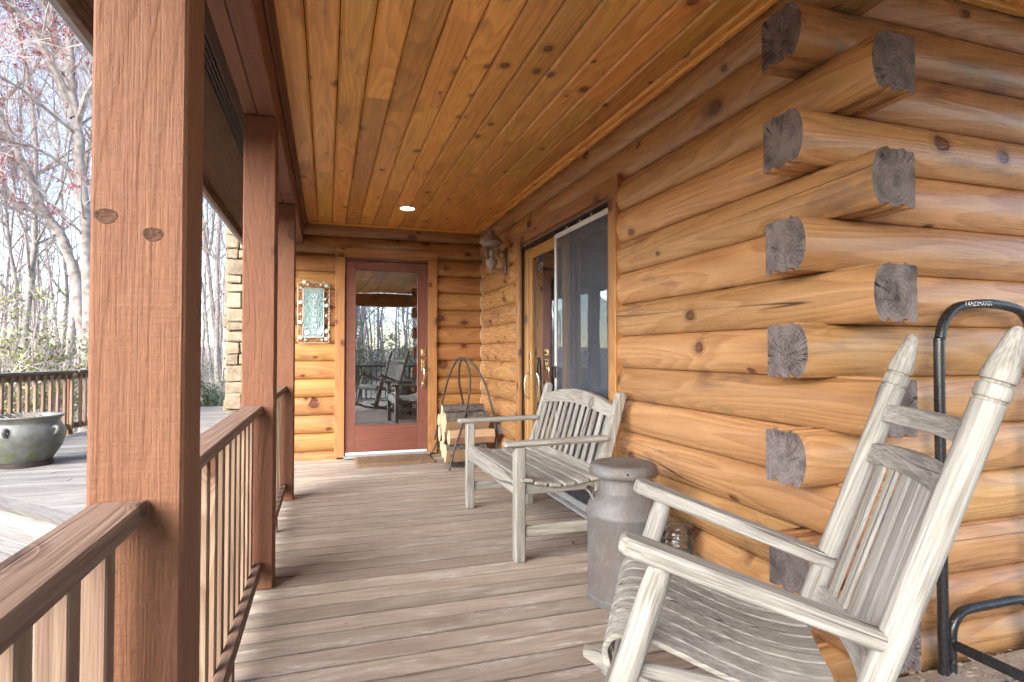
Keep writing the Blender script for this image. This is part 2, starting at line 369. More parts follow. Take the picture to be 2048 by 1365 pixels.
def lathedata(prof, n=32, cx=0, cy=0, cz=0, wob=0):
    V = []; F = []; N = len(prof)
    for (r, z) in prof:
        for k in range(n):
            a = 2*math.pi*k/n; rr = r*(1+wob*math.sin(3*a+z*9))
            V.append(Vector((cx+rr*math.cos(a), cy+rr*math.sin(a), cz+z)))
    for i in range(N-1):
        for k in range(n): F.append((i*n+k, i*n+(k+1) % n, (i+1)*n+(k+1) % n, (i+1)*n+k))
    if prof[0][0] > 1e-6: F.append(tuple(range(n))[::-1])
    if prof[-1][0] > 1e-6: F.append(tuple((N-1)*n+k for k in range(n)))
    return V, F
def lathe(name, prof, mat, parent=None, n=32, loc=(0, 0, 0), wob=0, **kw):
    return MB().add(lathedata(prof, n, wob=wob)).build(name, mat, parent, loc=loc, **kw)
def prismdata(prof, x0, x1, nseg=1):
    """polygon prof [(y,z)] swept along X"""
    n = len(prof); V = []; F = []
    for i in range(nseg+1):
        x = x0+(x1-x0)*i/nseg
        for (y, z) in prof: V.append(Vector((x, y, z)))
    for i in range(nseg):
        for k in range(n): F.append((i*n+k, i*n+(k+1) % n, (i+1)*n+(k+1) % n, (i+1)*n+k))
    F.append(tuple(range(n))[::-1]); F.append(tuple(nseg*n+k for k in range(n)))
    return V, F
def quadbox(x0, x1, y0, y1, z0, z1):
    V = [Vector(p) for p in ((x0, y0, z0), (x1, y0, z0), (x1, y1, z0), (x0, y1, z0), (x0, y0, z1), (x1, y0, z1), (x1, y1, z1), (x0, y1, z1))]
    return V, [(3, 2, 1, 0), (4, 5, 6, 7), (0, 1, 5, 4), (1, 2, 6, 5), (2, 3, 7, 6), (3, 0, 4, 7)]
def textmesh(body, size, extr=.001, align='CENTER'):
    c = bpy.data.curves.new('txt', 'FONT'); c.body = body; c.size = size; c.extrude = extr; c.align_x = align; c.align_y = 'CENTER'; c.resolution_u = 2
    o = bpy.data.objects.new('txt', c); COL.objects.link(o); dg = bpy.context.evaluated_depsgraph_get()
    me = bpy.data.meshes.new_from_object(o.evaluated_get(dg)); bpy.data.objects.remove(o); bpy.data.curves.remove(c)
    me.materials.clear(); return me

# ------------------------------------------------------------------ dimensions
WX, YE, YG = 1.82, 6.83, 1.705       # seam planes of side wall, end wall, gable wall
CZ = 2.67                            # ceiling
C_ = .2025; Z0 = 1.307               # log course height and one seam height
PX0, PX1 = -.41, -.255               # posts
BACK = -.95                          # open end of the porch behind the camera

# ================================================================== GROUND
def ground():
    n = 90; V = []; F = []
    def hz(x, y):
        d = math.hypot(x, y-4); z = -.75
        z += max(0, d-26)*.03
        return z+.25*mnoise.noise(Vector((x*.12, y*.12, 0)))*min(1, max(0, d-7)/8)
    for j in range(n+1):
        for i in range(n+1):
            u = 2*i/n-1; v = 2*j/n-1
            x = 130*math.copysign(abs(u)**1.7, u); y = 4+130*math.copysign(abs(v)**1.7, v)
            V.append((x, y, hz(x, y)))
    for j in range(n):
        for i in range(n): a = j*(n+1)+i; F.append((a, a+1, a+n+2, a+n+1))
    o = obj('ground', mesh('ground', V, F, 80), 'ground'); tag(o, 'leaf covered forest floor rising behind the deck', 'ground', kind='structure'); return hz
GZ = ground()

# ================================================================== PORCH FLOOR
pf = MB(); pf.add(quadbox(-.44, 1.9, BACK+.01, 6.95, -.30, -.045)); pf.add(quadbox(1.9005, 4.2, BACK+.01, 1.69, -.30, -.045))
pf = tag(pf.build('porch_floor', 'dark', None, None), 'worn brown plank porch floor', 'floor', kind='structure')
y = BACK; P_ = .1425
while y < 6.80:
    yc = y+P_/2; x1 = 1.80 if yc > 1.66 else 4.2
    segs = [(-.47, x1)]
    if x1 > 2: q = 1.9+random.uniform(-.4, .5); segs = [(-.47, q-.002), (q+.002, x1)]
    for a, b in segs: bar('floor_board', (a, yc, -.0185+random.uniform(-.0012, .0012)), (b, yc, -.0185), P_-.009, .037, 'floor', pf, bev=.004)
    y += P_
# ================================================================== PORCH CEILING, BEAM, ROOF
pc = MB(); pc.add(quadbox(PX1, WX+.1, BACK, 6.95, CZ+.024, CZ+.06)); pc.add(quadbox(WX+.1005, 4.2, BACK, 1.8, CZ+.024, CZ+.06))
pc = tag(pc.build('porch_ceiling', 'dark', None, None), 'knotty pine plank porch ceiling', 'ceiling', kind='structure')
PB = .1495; x = -.103-PB
k = 0
while x < 4.1:
    xc = x+PB/2; y1 = 6.80 if xc < WX else 1.66
    cuts = [BACK]
    yy = BACK+random.uniform(.6, 2.6)
    while yy < y1-.5: cuts.append(yy); yy += random.choice((1.2, 1.8, 2.4, 3.0))+random.uniform(-.3, .3)
    cuts.append(y1)
    for a, b in zip(cuts, cuts[1:]):
        L = b-a-.0012; hw = PB/2-.0022
        prof = [(-hw, .022), (-hw, .011), (-hw+.0115, .0), (hw-.0115, .0), (hw, .011), (hw, .022)]
        V, F = prismdata(prof, -L/2, L/2)
        me = mesh('ceiling_board', V, F, 20); obj('ceiling_board', me, 'ceil', pc, loc=(xc, (a+b)/2, CZ), rot=(0, 0, R(90)))
    x += PB; k += 1
# small trim along the walls
bar('wall_trim', (WX-.075, 1.47, CZ-.012), (WX-.075, YE-.03, CZ-.012), .03, .022, 'ceil', pc)
bar('wall_trim', (-.20, YE-.05, CZ-.011), (WX-.07, YE-.05, CZ-.011), .025, .020, 'ceil', pc)
bar('wall_trim', (1.99, YG-.06, CZ-.013), (4.2, YG-.06, CZ-.013), .035, .024, 'ceil', pc)
# beam over the posts: two plies
bt = thing('porch_beam', 'long red-brown double beam carried by the porch posts', 'beam', (-.33, BACK, 2.42))
for a, b in ((PX0-.335+.67, 0), ): pass
bar('beam_ply', (-.048+0, 0, .13), (-.048, 7.74, .13), .062, .26, 'post', bt, bev=.004)
bar('beam_ply', (.030, 0, .13), (.030, 7.74, .13), .090, .26, 'post', bt, bev=.005)
bar('beam_trim', (.0935, 0, .228), (.0935, 7.74, .228), .034, .036, 'post', bt)
bar('beam_trim', (.083, 0, .19), (.083, 7.74, .19), .014, .035, 'post', bt)
for yy, zz in ((1.90-BACK, -.002), (4.3-BACK, -.002)):
    pts = [(.0, yy, zz), (.0, yy, zz-.014), (.006, yy, zz-.022), (.014, yy, zz-.026), (.021, yy, zz-.020), (.022, yy, zz-.012)]
    tube('cup_hook', catmull(pts, 3), .0022, 'iron', bt, 6)
# open end header behind the camera
hb = thing('end_header', 'log header closing the open end of the porch roof', 'beam', (-.25, BACK-.08, 2.36))
bar('header_log', (.08, 0, .155), (4.45, 0, .155), .15, .30, 'endlog', hb, bev=.03)
# eave: rafters hidden by a sloped brown soffit, fascia and gutter
ev = thing('porch_eave', 'brown sloped soffit with vent strip, fascia board and gutter', 'roof', (0, BACK-.2, 0))
LEV = 9.6
def soff(name, x0, z0, x1, z1, th, mat, y0=0.0, y1=LEV, parent=ev):
    L = y1-y0; dx, dz = x1-x0, z1-z0
    return bar(name, ((x0+x1)/2, y0, (z0+z1)/2), ((x0+x1)/2, y1, (z0+z1)/2), math.hypot(dx, dz), th, mat, parent, up=(-dz, 0, dx), bev=.002)
yy = 0
while yy < LEV:                       # soffit sheets with joints
    soff('soffit_sheet', -.785, 2.385, -.565, 2.5465, .012, 'soffit', yy+.001, min(LEV, yy+1.219)); soff('soffit_sheet', -.505, 2.590, -.385, 2.678, .012, 'soffit', yy+.001, min(LEV, yy+1.219)); yy += 1.22
soff('vent_backing', -.57, 2.575, -.495, 2.63, .006, 'dark')
for t in (0.03, .27, .51, .75, .99):
    a = -.563+t*.056; b = 2.548+t*.041
    bar('vent_bar', (a, 0, b), (a, LEV, b), .0035, .008, 'vent', ev, bev=0)
yy = 1.3
vb = MB()
while yy < 7.0:
    V, F = prismdata([(-.034, -.003), (.034, -.003), (.034, .003), (-.034, .003)], 0, .006); 
    vb.add(([Vector((-.535+v.y*.80, yy+v.x, 2.570+v.y*.585+v.z)) for v in V], F)); yy += .026
o = vb.build('vent_slats', 'vent', ev, None); o['kind'] = 'stuff'
bar('fascia_board', (-.802, 0, 2.37), (-.802, LEV, 2.37), .032, .135, 'rail', ev)
g = MB(); g.add(prismdata([(-.075, .06), (-.075, .0), (-.055, -.025), (0, -.025), (0, .06)], 0, LEV))
g.build('gutter', 'fascia', ev, loc=(-.82, 0, 2.385), rot=(0, 0, R(90))).location.y = 0
for c in ev.children:
    if c.name.startswith('gutter'): c.matrix_local = Matrix(((0, 1, 0, -.82), (1, 0, 0, 0), (0, 0, 1, 2.376), (0, 0, 0, 1)))
rf = MB()
rf.v = [Vector(p) for p in ((-.9, BACK-.2, 2.45), (-.9, 9.0, 2.45), (3.2, 9.0, 5.3), (3.2, BACK-.2, 5.3), (4.6, BACK-.2, 4.4), (4.6, 9.0, 4.4), (-.9, BACK-.2, 2.49), (-.9, 9.0, 2.49), (3.2, 9.0, 5.34), (3.2, BACK-.2, 5.34), (4.6, BACK-.2, 4.44), (4.6, 9.0, 4.44))]
rf.f = [(0, 1, 2, 3), (3, 2, 5, 4), (6, 9, 8, 7), (9, 10, 11, 8), (0, 6, 7, 1), (0, 3, 9, 6), (3, 4, 10, 9), (4, 5, 11, 10), (1, 7, 8, 2), (2, 8, 11, 5)]

# ================================================================== HOUSE
house = thing('log_house', 'honey coloured milled log house with interlocked corner logs', 'house', (2.9, 5.0, 0))
HO = Vector((2.9, 5.0, 0))
def hpart(name, verts_faces, mat):
    V, F = verts_faces; return obj(name, mesh(name, [v-HO for v in V], F, None), mat, house)
rf2 = hpart('roof', (rf.v, rf.f), 'roof')  # unseen roof slab, put on to block light leaking in from above
def logprof():
    h = C_/2-.0008; P = []
    P += [(-.165, -h), (-.128, -h), (-.122, -h+.011), (-.098, -h+.011), (-.092, -h), (-.052, -h), (-.046, -h+.011), (-.022, -h+.011), (-.016, -h), (-.008, -h)]
    for i in range(13):
        t = -1+2*i/12; P.append((.036*(1-abs(t)**2.3)**.85 if abs(t) < 1 else 0, t*(h-.0025)))
    P += [(-.008, h), (-.024, h), (-.028, h+.008), (-.040, h+.008), (-.044, h), (-.100, h), (-.104, h+.008), (-.116, h+.008), (-.120, h), (-.158, h), (-.165, h-.008)]
    return P
LP = logprof()
def log(parent, a, b, zc, axis, mat='log', off=0.0):
    """axis 'Y': side wall log from y=a to b; 'X': logs of walls that face the camera"""
    L = b-a; key = ('log', round(L, 3), mat)
    if key not in CACHE:
        V, F = prismdata(LP, -L/2, L/2, max(1, int(L/.35)))
        # slight unevenness along the length
        V = [Vector((v.x, v.y+(.0022*mnoise.noise(Vector((v.x*2.1, L*7, 0))) if v.y > 0 else 0), v.z)) for v in V]
        me = mesh('log', V, F, 32); me.materials.append(M[mat]); me.materials.append(M['end'])
        for p in me.polygons:
            if abs(p.normal.x) > .9: p.material_index = 1
        CACHE[key] = me
    if axis == 'Y': return obj('log', CACHE[key], None, parent, loc=Vector((WX+off, (a+b)/2, zc))-HO, rot=(0, 0, R(90)))
    y = YG if axis == 'G' else YE
    return obj('log', CACHE[key], None, parent, loc=Vector(((a+b)/2, y+off, zc))-HO, rot=(0, 0, R(180)))
def backing(name, *b): return hpart(name, quadbox(*b), 'dark')
sw = MB(); sw.add(quadbox(WX+.168, WX+.19, 1.9, 3.40, -.2, 2.72)); sw.add(quadbox(WX+.168, WX+.19, 5.30, 6.9, -.2, 2.72)); sw.add(quadbox(WX+.168, WX+.19, 3.4005, 5.2995, 2.30, 2.72))
sw = hpart('side_wall', (sw.v, sw.f), 'dark')
gw = backing('gable_wall', WX+.19, 4.4, YG+.168, YG+.19, -.2, 4.4)
ew = MB(); ew.add(quadbox(-.55, .10, YE+.168, YE+.19, -.2, 2.8)); ew.add(quadbox(1.23, 2.0, YE+.168, YE+.19, -.2, 2.8)); ew.add(quadbox(.1005, 1.2295, YE+.168, YE+.19, 2.33, 2.8))
ew = hpart('end_wall', (ew.v, ew.f), 'dark')
HDR = 2.355
for i in range(-7, 7):
    zc = Z0+C_*(i+.5); even = i % 2 == 0
    j = random.uniform(-.003, .003)
    ys = 1.488+random.uniform(-.012, .012) if even else YG+.167
    if zc > 2.4: log(sw, ys, YE+.02, zc, 'Y', off=j)
    else: log(sw, ys, 3.335, zc, 'Y', off=j); log(sw, 5.375, YE+.02, zc, 'Y', off=j)
    xs = 1.664+random.uniform(-.010, .010) if not even else WX+.167
    log(gw, xs, 4.4, zc, 'G', off=random.uniform(-.003, .003))
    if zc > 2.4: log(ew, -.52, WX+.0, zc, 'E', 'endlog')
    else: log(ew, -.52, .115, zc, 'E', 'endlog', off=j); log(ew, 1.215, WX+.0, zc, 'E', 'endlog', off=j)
# caulk bead following the log ends in the inner corner
pts = []
for i in range(-7, 7):
    for t in (-.98, -.8, -.4, 0, .4, .8, .98):
        zc = Z0+C_*(i+.5)+t*C_/2
        if .01 < zc < CZ-.02: pts.append(Vector((WX-.036*(1-abs(t)**2.3)**.85-.004, YE-.036-.003, zc))-HO)
tube('caulk_bead', pts, .0045, 'caulk', sw, 6)
# ---- end door
dr = hpart('glass_door', quadbox(.20, .2995, YE-.035, YE+.02, .07, 2.255), 'door')   # hinge stile
def dpart(name, b, mat, parent=dr, bev=.003):
    x0, x1, y0, y1, z0, z1 = b
    d = (x1-x0, y1-y0, z1-z0); c = Vector(((x0+x1)/2, (y0+y1)/2, (z0+z1)/2))-HO
    if d[2] >= max(d[0], d[1]): return obj(name, boxmesh(d[2], d[1], d[0], bev, mat), mat, parent, loc=c, rot=(0, R(90), 0))
    if d[1] > d[0]: return obj(name, boxmesh(d[1], d[0], d[2], bev, mat), mat, parent, loc=c, rot=(0, 0, R(90)))
    return obj(name, boxmesh(d[0], d[1], d[2], bev, mat), mat, parent, loc=c)
dpart('lock_stile', (1.025, 1.128, YE-.035, YE+.02, .07, 2.255), 'door')
dpart('top_rail', (.30, 1.0245, YE-.034, YE+.019, 2.155, 2.254), 'door')
dpart('bottom_rail', (.30, 1.0245, YE-.034, YE+.019, .0705, .365), 'door')
for b in ((.3, .309, .374, 2.146), (1.0155, 1.0245, .374, 2.146)): dpart('glazing_bead', (b[0], b[1], YE-.040, YE-.012, b[2], b[3]), 'door')
for b in ((.3, 1.0245, .3655, .374), (.3, 1.0245, 2.146, 2.1545)): dpart('glazing_bead', (b[0], b[1], YE-.040, YE-.012, b[2], b[3]), 'door')
dpart('pane', (.305, 1.02, YE-.018, YE-.014, .37, 2.15), 'glass', bev=0)
CY0, CY1 = YE-.062, YE+.05
dpart('side_casing', (.085, .1895, CY0, CY1, .02, 2.285), 'casing')
dpart('side_casing', (1.1405, 1.245, CY0, CY1, .02, 2.285), 'casing')
dpart('head_casing', (.085, 1.245, CY0-.002, CY1, 2.2855, 2.392), 'casing')
dpart('jamb', (.190, .1995, YE-.045, YE+.06, .03, 2.283), 'door'); dpart('jamb', (1.1285, 1.140, YE-.045, YE+.06, .03, 2.283), 'door'); dpart('jamb', (.2, 1.128, YE-.045, YE+.06, 2.262, 2.283), 'door')
dpart('threshold', (.185, 1.15, YE-.14, YE+.06, .012, .034), 'fascia'); dpart('door_sweep', (.20, 1.128, YE-.045, YE-.036, .036, .068), 'screenframe')
# lockset
def lathed_y(name, prof, mat, parent, c):
    V, F = lathedata(prof, 18); return obj(name, mesh(name, V, F), mat, parent, loc=Vector(c)-HO, rot=(R(90), 0, 0))
dpart('deadbolt_plate', (1.058, 1.114, YE-.043, YE-.0355, 1.165, 1.245), 'brass', bev=.004)
lathed_y('deadbolt', [(0, 0), (.021, 0), (.021, .010), (.015, .016), (.0, .017)], 'brass', dr, (1.086, YE-.043, 1.205))
dpart('handle_plate', (1.062, 1.111, YE-.043, YE-.0355, .985, 1.125), 'brass', bev=.006)
dpart('handle_foot', (1.066, 1.107, YE-.043, YE-.0355, .785, .855), 'brass', bev=.006)
lathed_y('thumb_latch', [(0, 0), (.016, 0), (.016, .012), (.006, .03), (0, .032)], 'brass', dr, (1.0865, YE-.043, 1.09))
hp = [Vector((1.0865, YE-a, z))-HO for a, z in ((.04, 1.03), (.075, 1.035), (.098, 1.0), (.10, .94), (.088, .88), (.065, .84), (.04, .825))]
tube('pull_handle', catmull(hp, 4), [.007+.004*math.sin(math.pi*i/24) for i in range(25)], 'brass', dr, 8)
# ---- sliding door
sdp = hpart('sliding_door', quadbox(1.80, 1.93, 3.43, 5.28, -.03, .006), 'dkslider')  # sill
X0, X1 = 1.772, 1.90
dpart('side_casing', (X0, X1, 3.330, 3.430, .0, 2.249), 'casing', sdp); dpart('side_casing', (X0, X1, 5.282, 5.382, .0, 2.249), 'casing', sdp)
dpart('head_casing', (X0-.003, X1, 3.290, 5.42, 2.2495, HDR), 'casing', sdp)
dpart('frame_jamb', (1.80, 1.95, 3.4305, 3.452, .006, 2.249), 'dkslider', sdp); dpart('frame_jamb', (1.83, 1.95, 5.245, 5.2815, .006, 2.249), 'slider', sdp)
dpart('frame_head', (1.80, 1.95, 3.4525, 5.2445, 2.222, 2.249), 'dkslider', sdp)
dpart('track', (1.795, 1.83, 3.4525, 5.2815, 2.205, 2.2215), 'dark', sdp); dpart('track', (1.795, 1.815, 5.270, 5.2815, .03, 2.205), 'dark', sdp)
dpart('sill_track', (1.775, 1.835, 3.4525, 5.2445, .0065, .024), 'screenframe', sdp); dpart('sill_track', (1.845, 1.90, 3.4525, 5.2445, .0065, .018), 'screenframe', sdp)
def leaf(y0, y1, x, mat, st=.095):
    a = x-.018; b = x+.018
    dpart('door_stile', (a, b, y0, y0+st, .03, 2.20), mat, sdp); dpart('door_stile', (a, b, y1-st, y1, .03, 2.20), mat, sdp)
    dpart('door_rail', (a, b, y0+st+.0005, y1-st-.0005, .03, .19), mat, sdp); dpart('door_rail', (a, b, y0+st+.0005, y1-st-.0005, 2.10, 2.20), mat, sdp)
    dpart('pane', (x-.003, x+.003, y0+st-.004, y1-st+.004, .19, 2.10), 'glass', sdp, 0)
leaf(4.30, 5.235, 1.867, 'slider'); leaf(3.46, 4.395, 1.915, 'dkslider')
dpart('weather_strip', (1.845, 1.8485, 5.2375, 5.2445, .03, 2.2), 'screenframe', sdp, 0)
sx0, sx1 = 1.812, 1.830; ya, yb = 3.462, 4.475
dpart('screen_stile', (sx0, sx1, ya, ya+.045, .03, 2.19), 'screenframe', sdp); dpart('screen_stile', (sx0, sx1, yb-.035, yb, .03, 2.19), 'screenframe', sdp)
dpart('screen_rail', (sx0, sx1, ya+.0455, yb-.0355, .03, .085), 'screenframe', sdp); dpart('screen_rail', (sx0, sx1, ya+.0455, yb-.0355, 2.15, 2.19), 'screenframe', sdp)
dpart('screen_mesh', (1.8195, 1.8205, ya+.045, yb-.035, .085, 2.15), 'screen', sdp, 0)
dpart('screen_latch', (1.798, 1.8115, yb-.045, yb-.005, .99, 1.09), 'black', sdp)
for yy in (3.75, 3.95, 4.2): dpart('roller_clip', (1.805, 1.815, yy, yy+.012, 2.19, 2.215), 'screenframe', sdp)
for s_ in (-1, 1):       # brass pulls on both faces
    xx = 1.867+s_*.020
    hp = [Vector((xx+s_*a, 5.18, z))-HO for a, z in ((0, 1.005), (.03, 1.0), (.05, .94), (.055, .87), (.045, .80), (.025, .765), (0, .77))]
    tube('pull_handle', catmull(hp, 4), .007, 'nickel', sdp, 8)
    dpart('handle_plate', (min(xx, xx-s_*.006), max(xx, xx-s_*.006), 5.16, 5.20, .98, 1.09), 'nickel', sdp); dpart('lock_plate', (min(xx, xx-s_*.006), max(xx, xx-s_*.006), 5.16, 5.20, 1.13, 1.20), 'nickel', sdp)
# ---- dim rooms behind the glass
rm = MB()
rm.add(quadbox(5.2, 5.3, 1.9, 6.9, -.3, 3)); rm.add(quadbox(1.99, 5.3, 1.9, 11.5, -.30, -.06)); rm.add(quadbox(1.99, 5.3, 1.9, 11.5, 2.76, 2.86)); rm.add(quadbox(2.0, 5.2, 6.72, 6.80, -.06, 2.76))
rm.add(quadbox(-.55, -.45, 7.02, 12.0, -.6, 2.86)); rm.add(quadbox(-.449, 1.985, 7.03, 11.5, -.30, -.06)); rm.add(quadbox(-.449, 1.985, 7.03, 11.5, 2.76, 2.86)); rm.add(quadbox(-.449, 3, 11.4, 11.5, -.06, 2.76)); rm.add(quadbox(1.99, 2.05, 7.03, 11.4, -.06, 2.76))
hpart('inner_room', (rm.v, rm.f), 'room')
cur = MB()
for q in range(2):
    pts = []; 
    for i in range(40): pts.append((2.12+.025*math.sin(i*1.1), 3.55+q*.0+i*.009, 0))
    V = [Vector((p[0], p[1], z)) for p in pts for z in (.05, 2.2)]; F = [(2*i, 2*i+1, 2*i+3, 2*i+2) for i in range(39)]
    if q == 0: cur.add((V, F))
hpart('curtain', (cur.v, cur.f), 'curtain')

# ================================================================== POSTS AND RAILINGS
def post(yc, label):
    t = thing('porch_post', label, 'post', (-.3325, yc, 0), 0, 'porch posts')
    if yc < 2 and yc > 0:
        for kx, kz, kr in ((-.052, 1.449, .0150), (.023, 1.420, .0140)):
            obj('knot', mesh('knot', *lathedata([(kr, 0), (kr*.97, .0006), (kr*.85, .0007), (kr*.78, .0003), (kr*.6, .0007), (kr*.5, .0003), (kr*.25, .0006), (0, .0004)], 18, wob=.05)), 'knot', t, loc=(kx, -.0775, kz), rot=(R(90), 0, 0)).scale = (1.25, .95, 1)
    bar('shaft', (0, 0, .001), (0, 0, 2.4185), .155, .155, 'post', t, up=(1, 0, 0), bev=.006)
    return t
PY = [(1.295, 'thick red-brown porch post nearest the camera'), (3.255, 'red-brown porch post between the near post and the far post'), (5.085, 'red-brown porch post farthest along, beside the welcome plaque'), (-.62, 'red-brown porch post at the open porch end')]
for a, b in PY: post(a, b)
def railing(y0, y1, label):
    t = thing('porch_railing', label, 'railing', (-.36, (y0+y1)/2, 0), 0, 'porch railings'); h = (y1-y0)/2
    bar('top_rail', (0.005, -h, .912), (0.005, h, .912), .092, .037, 'rail', t, bev=.004)
    bar('bottom_rail', (.034, -h+.002, .118), (.034, h-.002, .118), .037, .055, 'rail', t)
    bar('upper_backer', (.034, -h+.002, .873), (.034, h-.002, .873), .034, .040, 'rail', t) if False else None
    n = max(2, round((y1-y0)/.142)); 
    for i in range(n):
        yy = -h+(i+.5)*2*h/n
        bar('baluster', (-.007, yy, .055), (-.007, yy, .893), .043, .043, 'baluster', t, up=(0, 1, 0), bev=.003)
    bar('support_block', (.034, 0, .0), (.034, 0, .090), .036, .036, 'rail', t)
railing(1.373, 3.177, 'brown wooden railing section between near post and middle post')
railing(3.333, 5.007, 'brown wooden railing section between middle post and far post')
railing(-.542, 1.217, 'brown wooden railing section in the near left corner')
# black metal railing at the open end of the porch (mirrored in the glass door)
t = thing('metal_railing', 'black metal railing at the open porch end, mirrored in the glass door', 'railing', (1.6, BACK+.08, 0))
bar('top_rail', (-1.85, 0, .86), (2.5, 0, .86), .04, .03, 'black', t); bar('bottom_rail', (-1.85, 0, .09), (2.5, 0, .09), .03, .025, 'black', t)
for i in range(38): bar('baluster', (-1.83+i*.1155, 0, .1025), (-1.83+i*.1155, 0, .845), .016, .016, 'black', t, up=(0, 1, 0), bev=.001)

# ================================================================== SIDE DECK, STEPS, DECK RAIL
dk = MB()
def poly(zt, zb, pts):
    n = len(pts); V = [Vector((a, b, zt)) for a, b in pts]+[Vector((a, b, zb)) for a, b in pts]
    return V, [tuple(range(n)), tuple(range(2*n-1, n-1, -1))]+[(i, n+i, n+(i+1) % n, (i+1) % n) for i in range(n)]
S1 = 3.27      # x+y on the diagonal edge of the upper deck
XL = -5.2; XR = -.47
upper = [(XL, S1-XL), (XR, S1-XR), (XR, 6.75), (-.56, 6.75), (-.56, 14.2), (-3.15, 14.2), (-3.3, 12.8), (-3.62, 10.0), (-5.2, 9.0)]
dk.add(poly(-.045, -.7, [(a-(.02 if False else 0), b) for a, b in upper]))
dk = tag(dk.build('side_deck', 'deck', None, None), 'weathered grey plank deck beyond the railing', 'deck', kind='structure')
def xl_at(y):
    a = S1-y                                    # diagonal edge: x > S1-y
    if y <= 9.0: e = XL
    elif y <= 10: e = XL+(y-9)*(1.58)
    else: e = -3.62+(y-10)*.11
    return max(a, e)
y = 3.75
while y < 14.15:
    yc = y+.07; a = xl_at(yc)-.02; b = XR-.004 if yc < 6.7 else -.57
    if b-a > .25:
        q = a+(b-a)*random.uniform(.3, .7)
        for s_, e_ in (((a, q-.0015), (q+.0015, b)) if b-a > 2.2 else ((a, b),)):
            bar('deck_board', (s_, yc, -.0185+random.uniform(-.002, .002)), (e_, yc, -.0185), .136, .037, 'deck', dk)
    y += .1405
ed = Vector((1, -1, 0)).normalized()
def edgepts(s): return Vector((XL, s-XL, 0)), Vector((XR-.02, s-XR+.02, 0))
def edgeboard(name, s, z, wd, h, mat='deck', parent=dk):
    a, b = edgepts(s); bar(name, (a.x, a.y, z), (b.x, b.y, z), wd, h, mat, parent)
edgeboard('deck_nosing', S1-.055, -.0165, .14, .037)
edgeboard('step_riser', S1-.055, -.112, .03, .150, 'deck')
edgeboard('step_riser', S1-.058, -.2245, .03, .07, 'deck')
st = MB(); a1, b1 = edgepts(S1-.08); a2, b2 = edgepts(S1-.92)
st.add(poly(-.235, -.7, [(a1.x, a1.y), (a2.x, a2.y), (b2.x, b2.y), (b1.x, b1.y)]))
st = tag(st.build('deck_step', 'deck', None, None), 'wide weathered grey step below the deck edge', 'step', kind='structure')
for i in range(4): edgeboard('tread_board', S1-.08-.10-i*.2, -.213, .137, .037, 'deck', st)
edgeboard('step_riser', S1-.94, -.33, .03, .18, 'deck', st)
st2 = MB(); a1, b1 = edgepts(S1-.97); a2, b2 = edgepts(S1-2.4); st2.add(poly(-.435, -.75, [(a1.x, a1.y), (a2.x, a2.y), (b2.x, b2.y), (b1.x, b1.y)]))
st2 = tag(st2.build('lower_landing', 'deck', None, None), 'lower grey plank landing below the step', 'landing', kind='structure')
for i in range(7): edgeboard('landing_board', S1-1.06-i*.2, -.413, .137, .037, 'deck', st2)
def deckrail(p0, p1, label, endpost=True):
    p0, p1 = Vector(p0), Vector(p1); d = p1-p0; L = d.length
    t = thing('deck_railing', label, 'railing', p0, math.atan2(d.y, d.x), 'railing around the side deck')
    bar('cap_rail', (-.02, 0, .925), (L+.02, 0, .925), .14, .036, 'deck', t)
    bar('upper_rail', (0, 0, .862), (L, 0, .862), .036, .088, 'baluster', t); bar('lower_rail', (0, 0, .125), (L, 0, .125), .036, .085, 'baluster', t)
    n = int(L/.128)
    for i in range(n): bar('baluster', ((i+.5)*L/n, -.038, .085), ((i+.5)*L/n, -.038, .88), .036, .036, 'baluster', t, up=(0, 1, 0), bev=.002)
    ps = [0.0, L*.5, L] if L > 3.2 else [0.0, L]
    if not endpost: ps = ps[1:]
    for q in ps: bar('rail_post', (q, .065, -.3), (q, .065, .906), .09, .09, 'post', t, up=(0, 1, 0))
deckrail((-4.98, 5.45, 0), (-3.56, 10.05, 0), 'weathered railing section behind the big glazed pot')
deckrail((-3.56, 10.14, 0), (-3.16, 13.5, 0), 'weathered railing section beyond the deck corner post', False)

# ================================================================== STONE CHIMNEY
ch = thing('stone_chimney', 'tan fieldstone chimney beyond the porch posts', 'chimney', (-1.2, 13.1, -.7))
MB().add(quadbox(-.66, .66, -.44, .46, 0, 5.6)).build('core', 'soil', ch, None)
def stones(face):
    z = .0
    while z < 5.5:
        h = random.uniform(.16, .36); u = -.72 if face == 'F' else -.5
        end = .70 if face == 'F' else .48
        while u < end:
            wd = min(random.uniform(.22, .55), end-u+.02)
            d = random.uniform(.09, .15)
            me = boxmesh(wd-.02, d, h-.018, .025, 'stone', .014)
            CACHE.pop((round(wd-.02, 4), round(d, 4), round(h-.018, 4), .025, 'stone'), None)
            for v in me.vertices: v.co += Vector((0, random.uniform(-.008, .008), random.uniform(-.005, .005)))
            if face == 'F': obj('stone', me, 'stone', ch, loc=(u+wd/2, -.45-random.uniform(0, .03), z+h/2))
            else: obj('stone', me, 'stone', ch, loc=(-.67-random.uniform(0, .03), u+wd/2, z+h/2), rot=(0, 0, R(90)))
            u += wd
        z += h
stones('F'); stones('S')

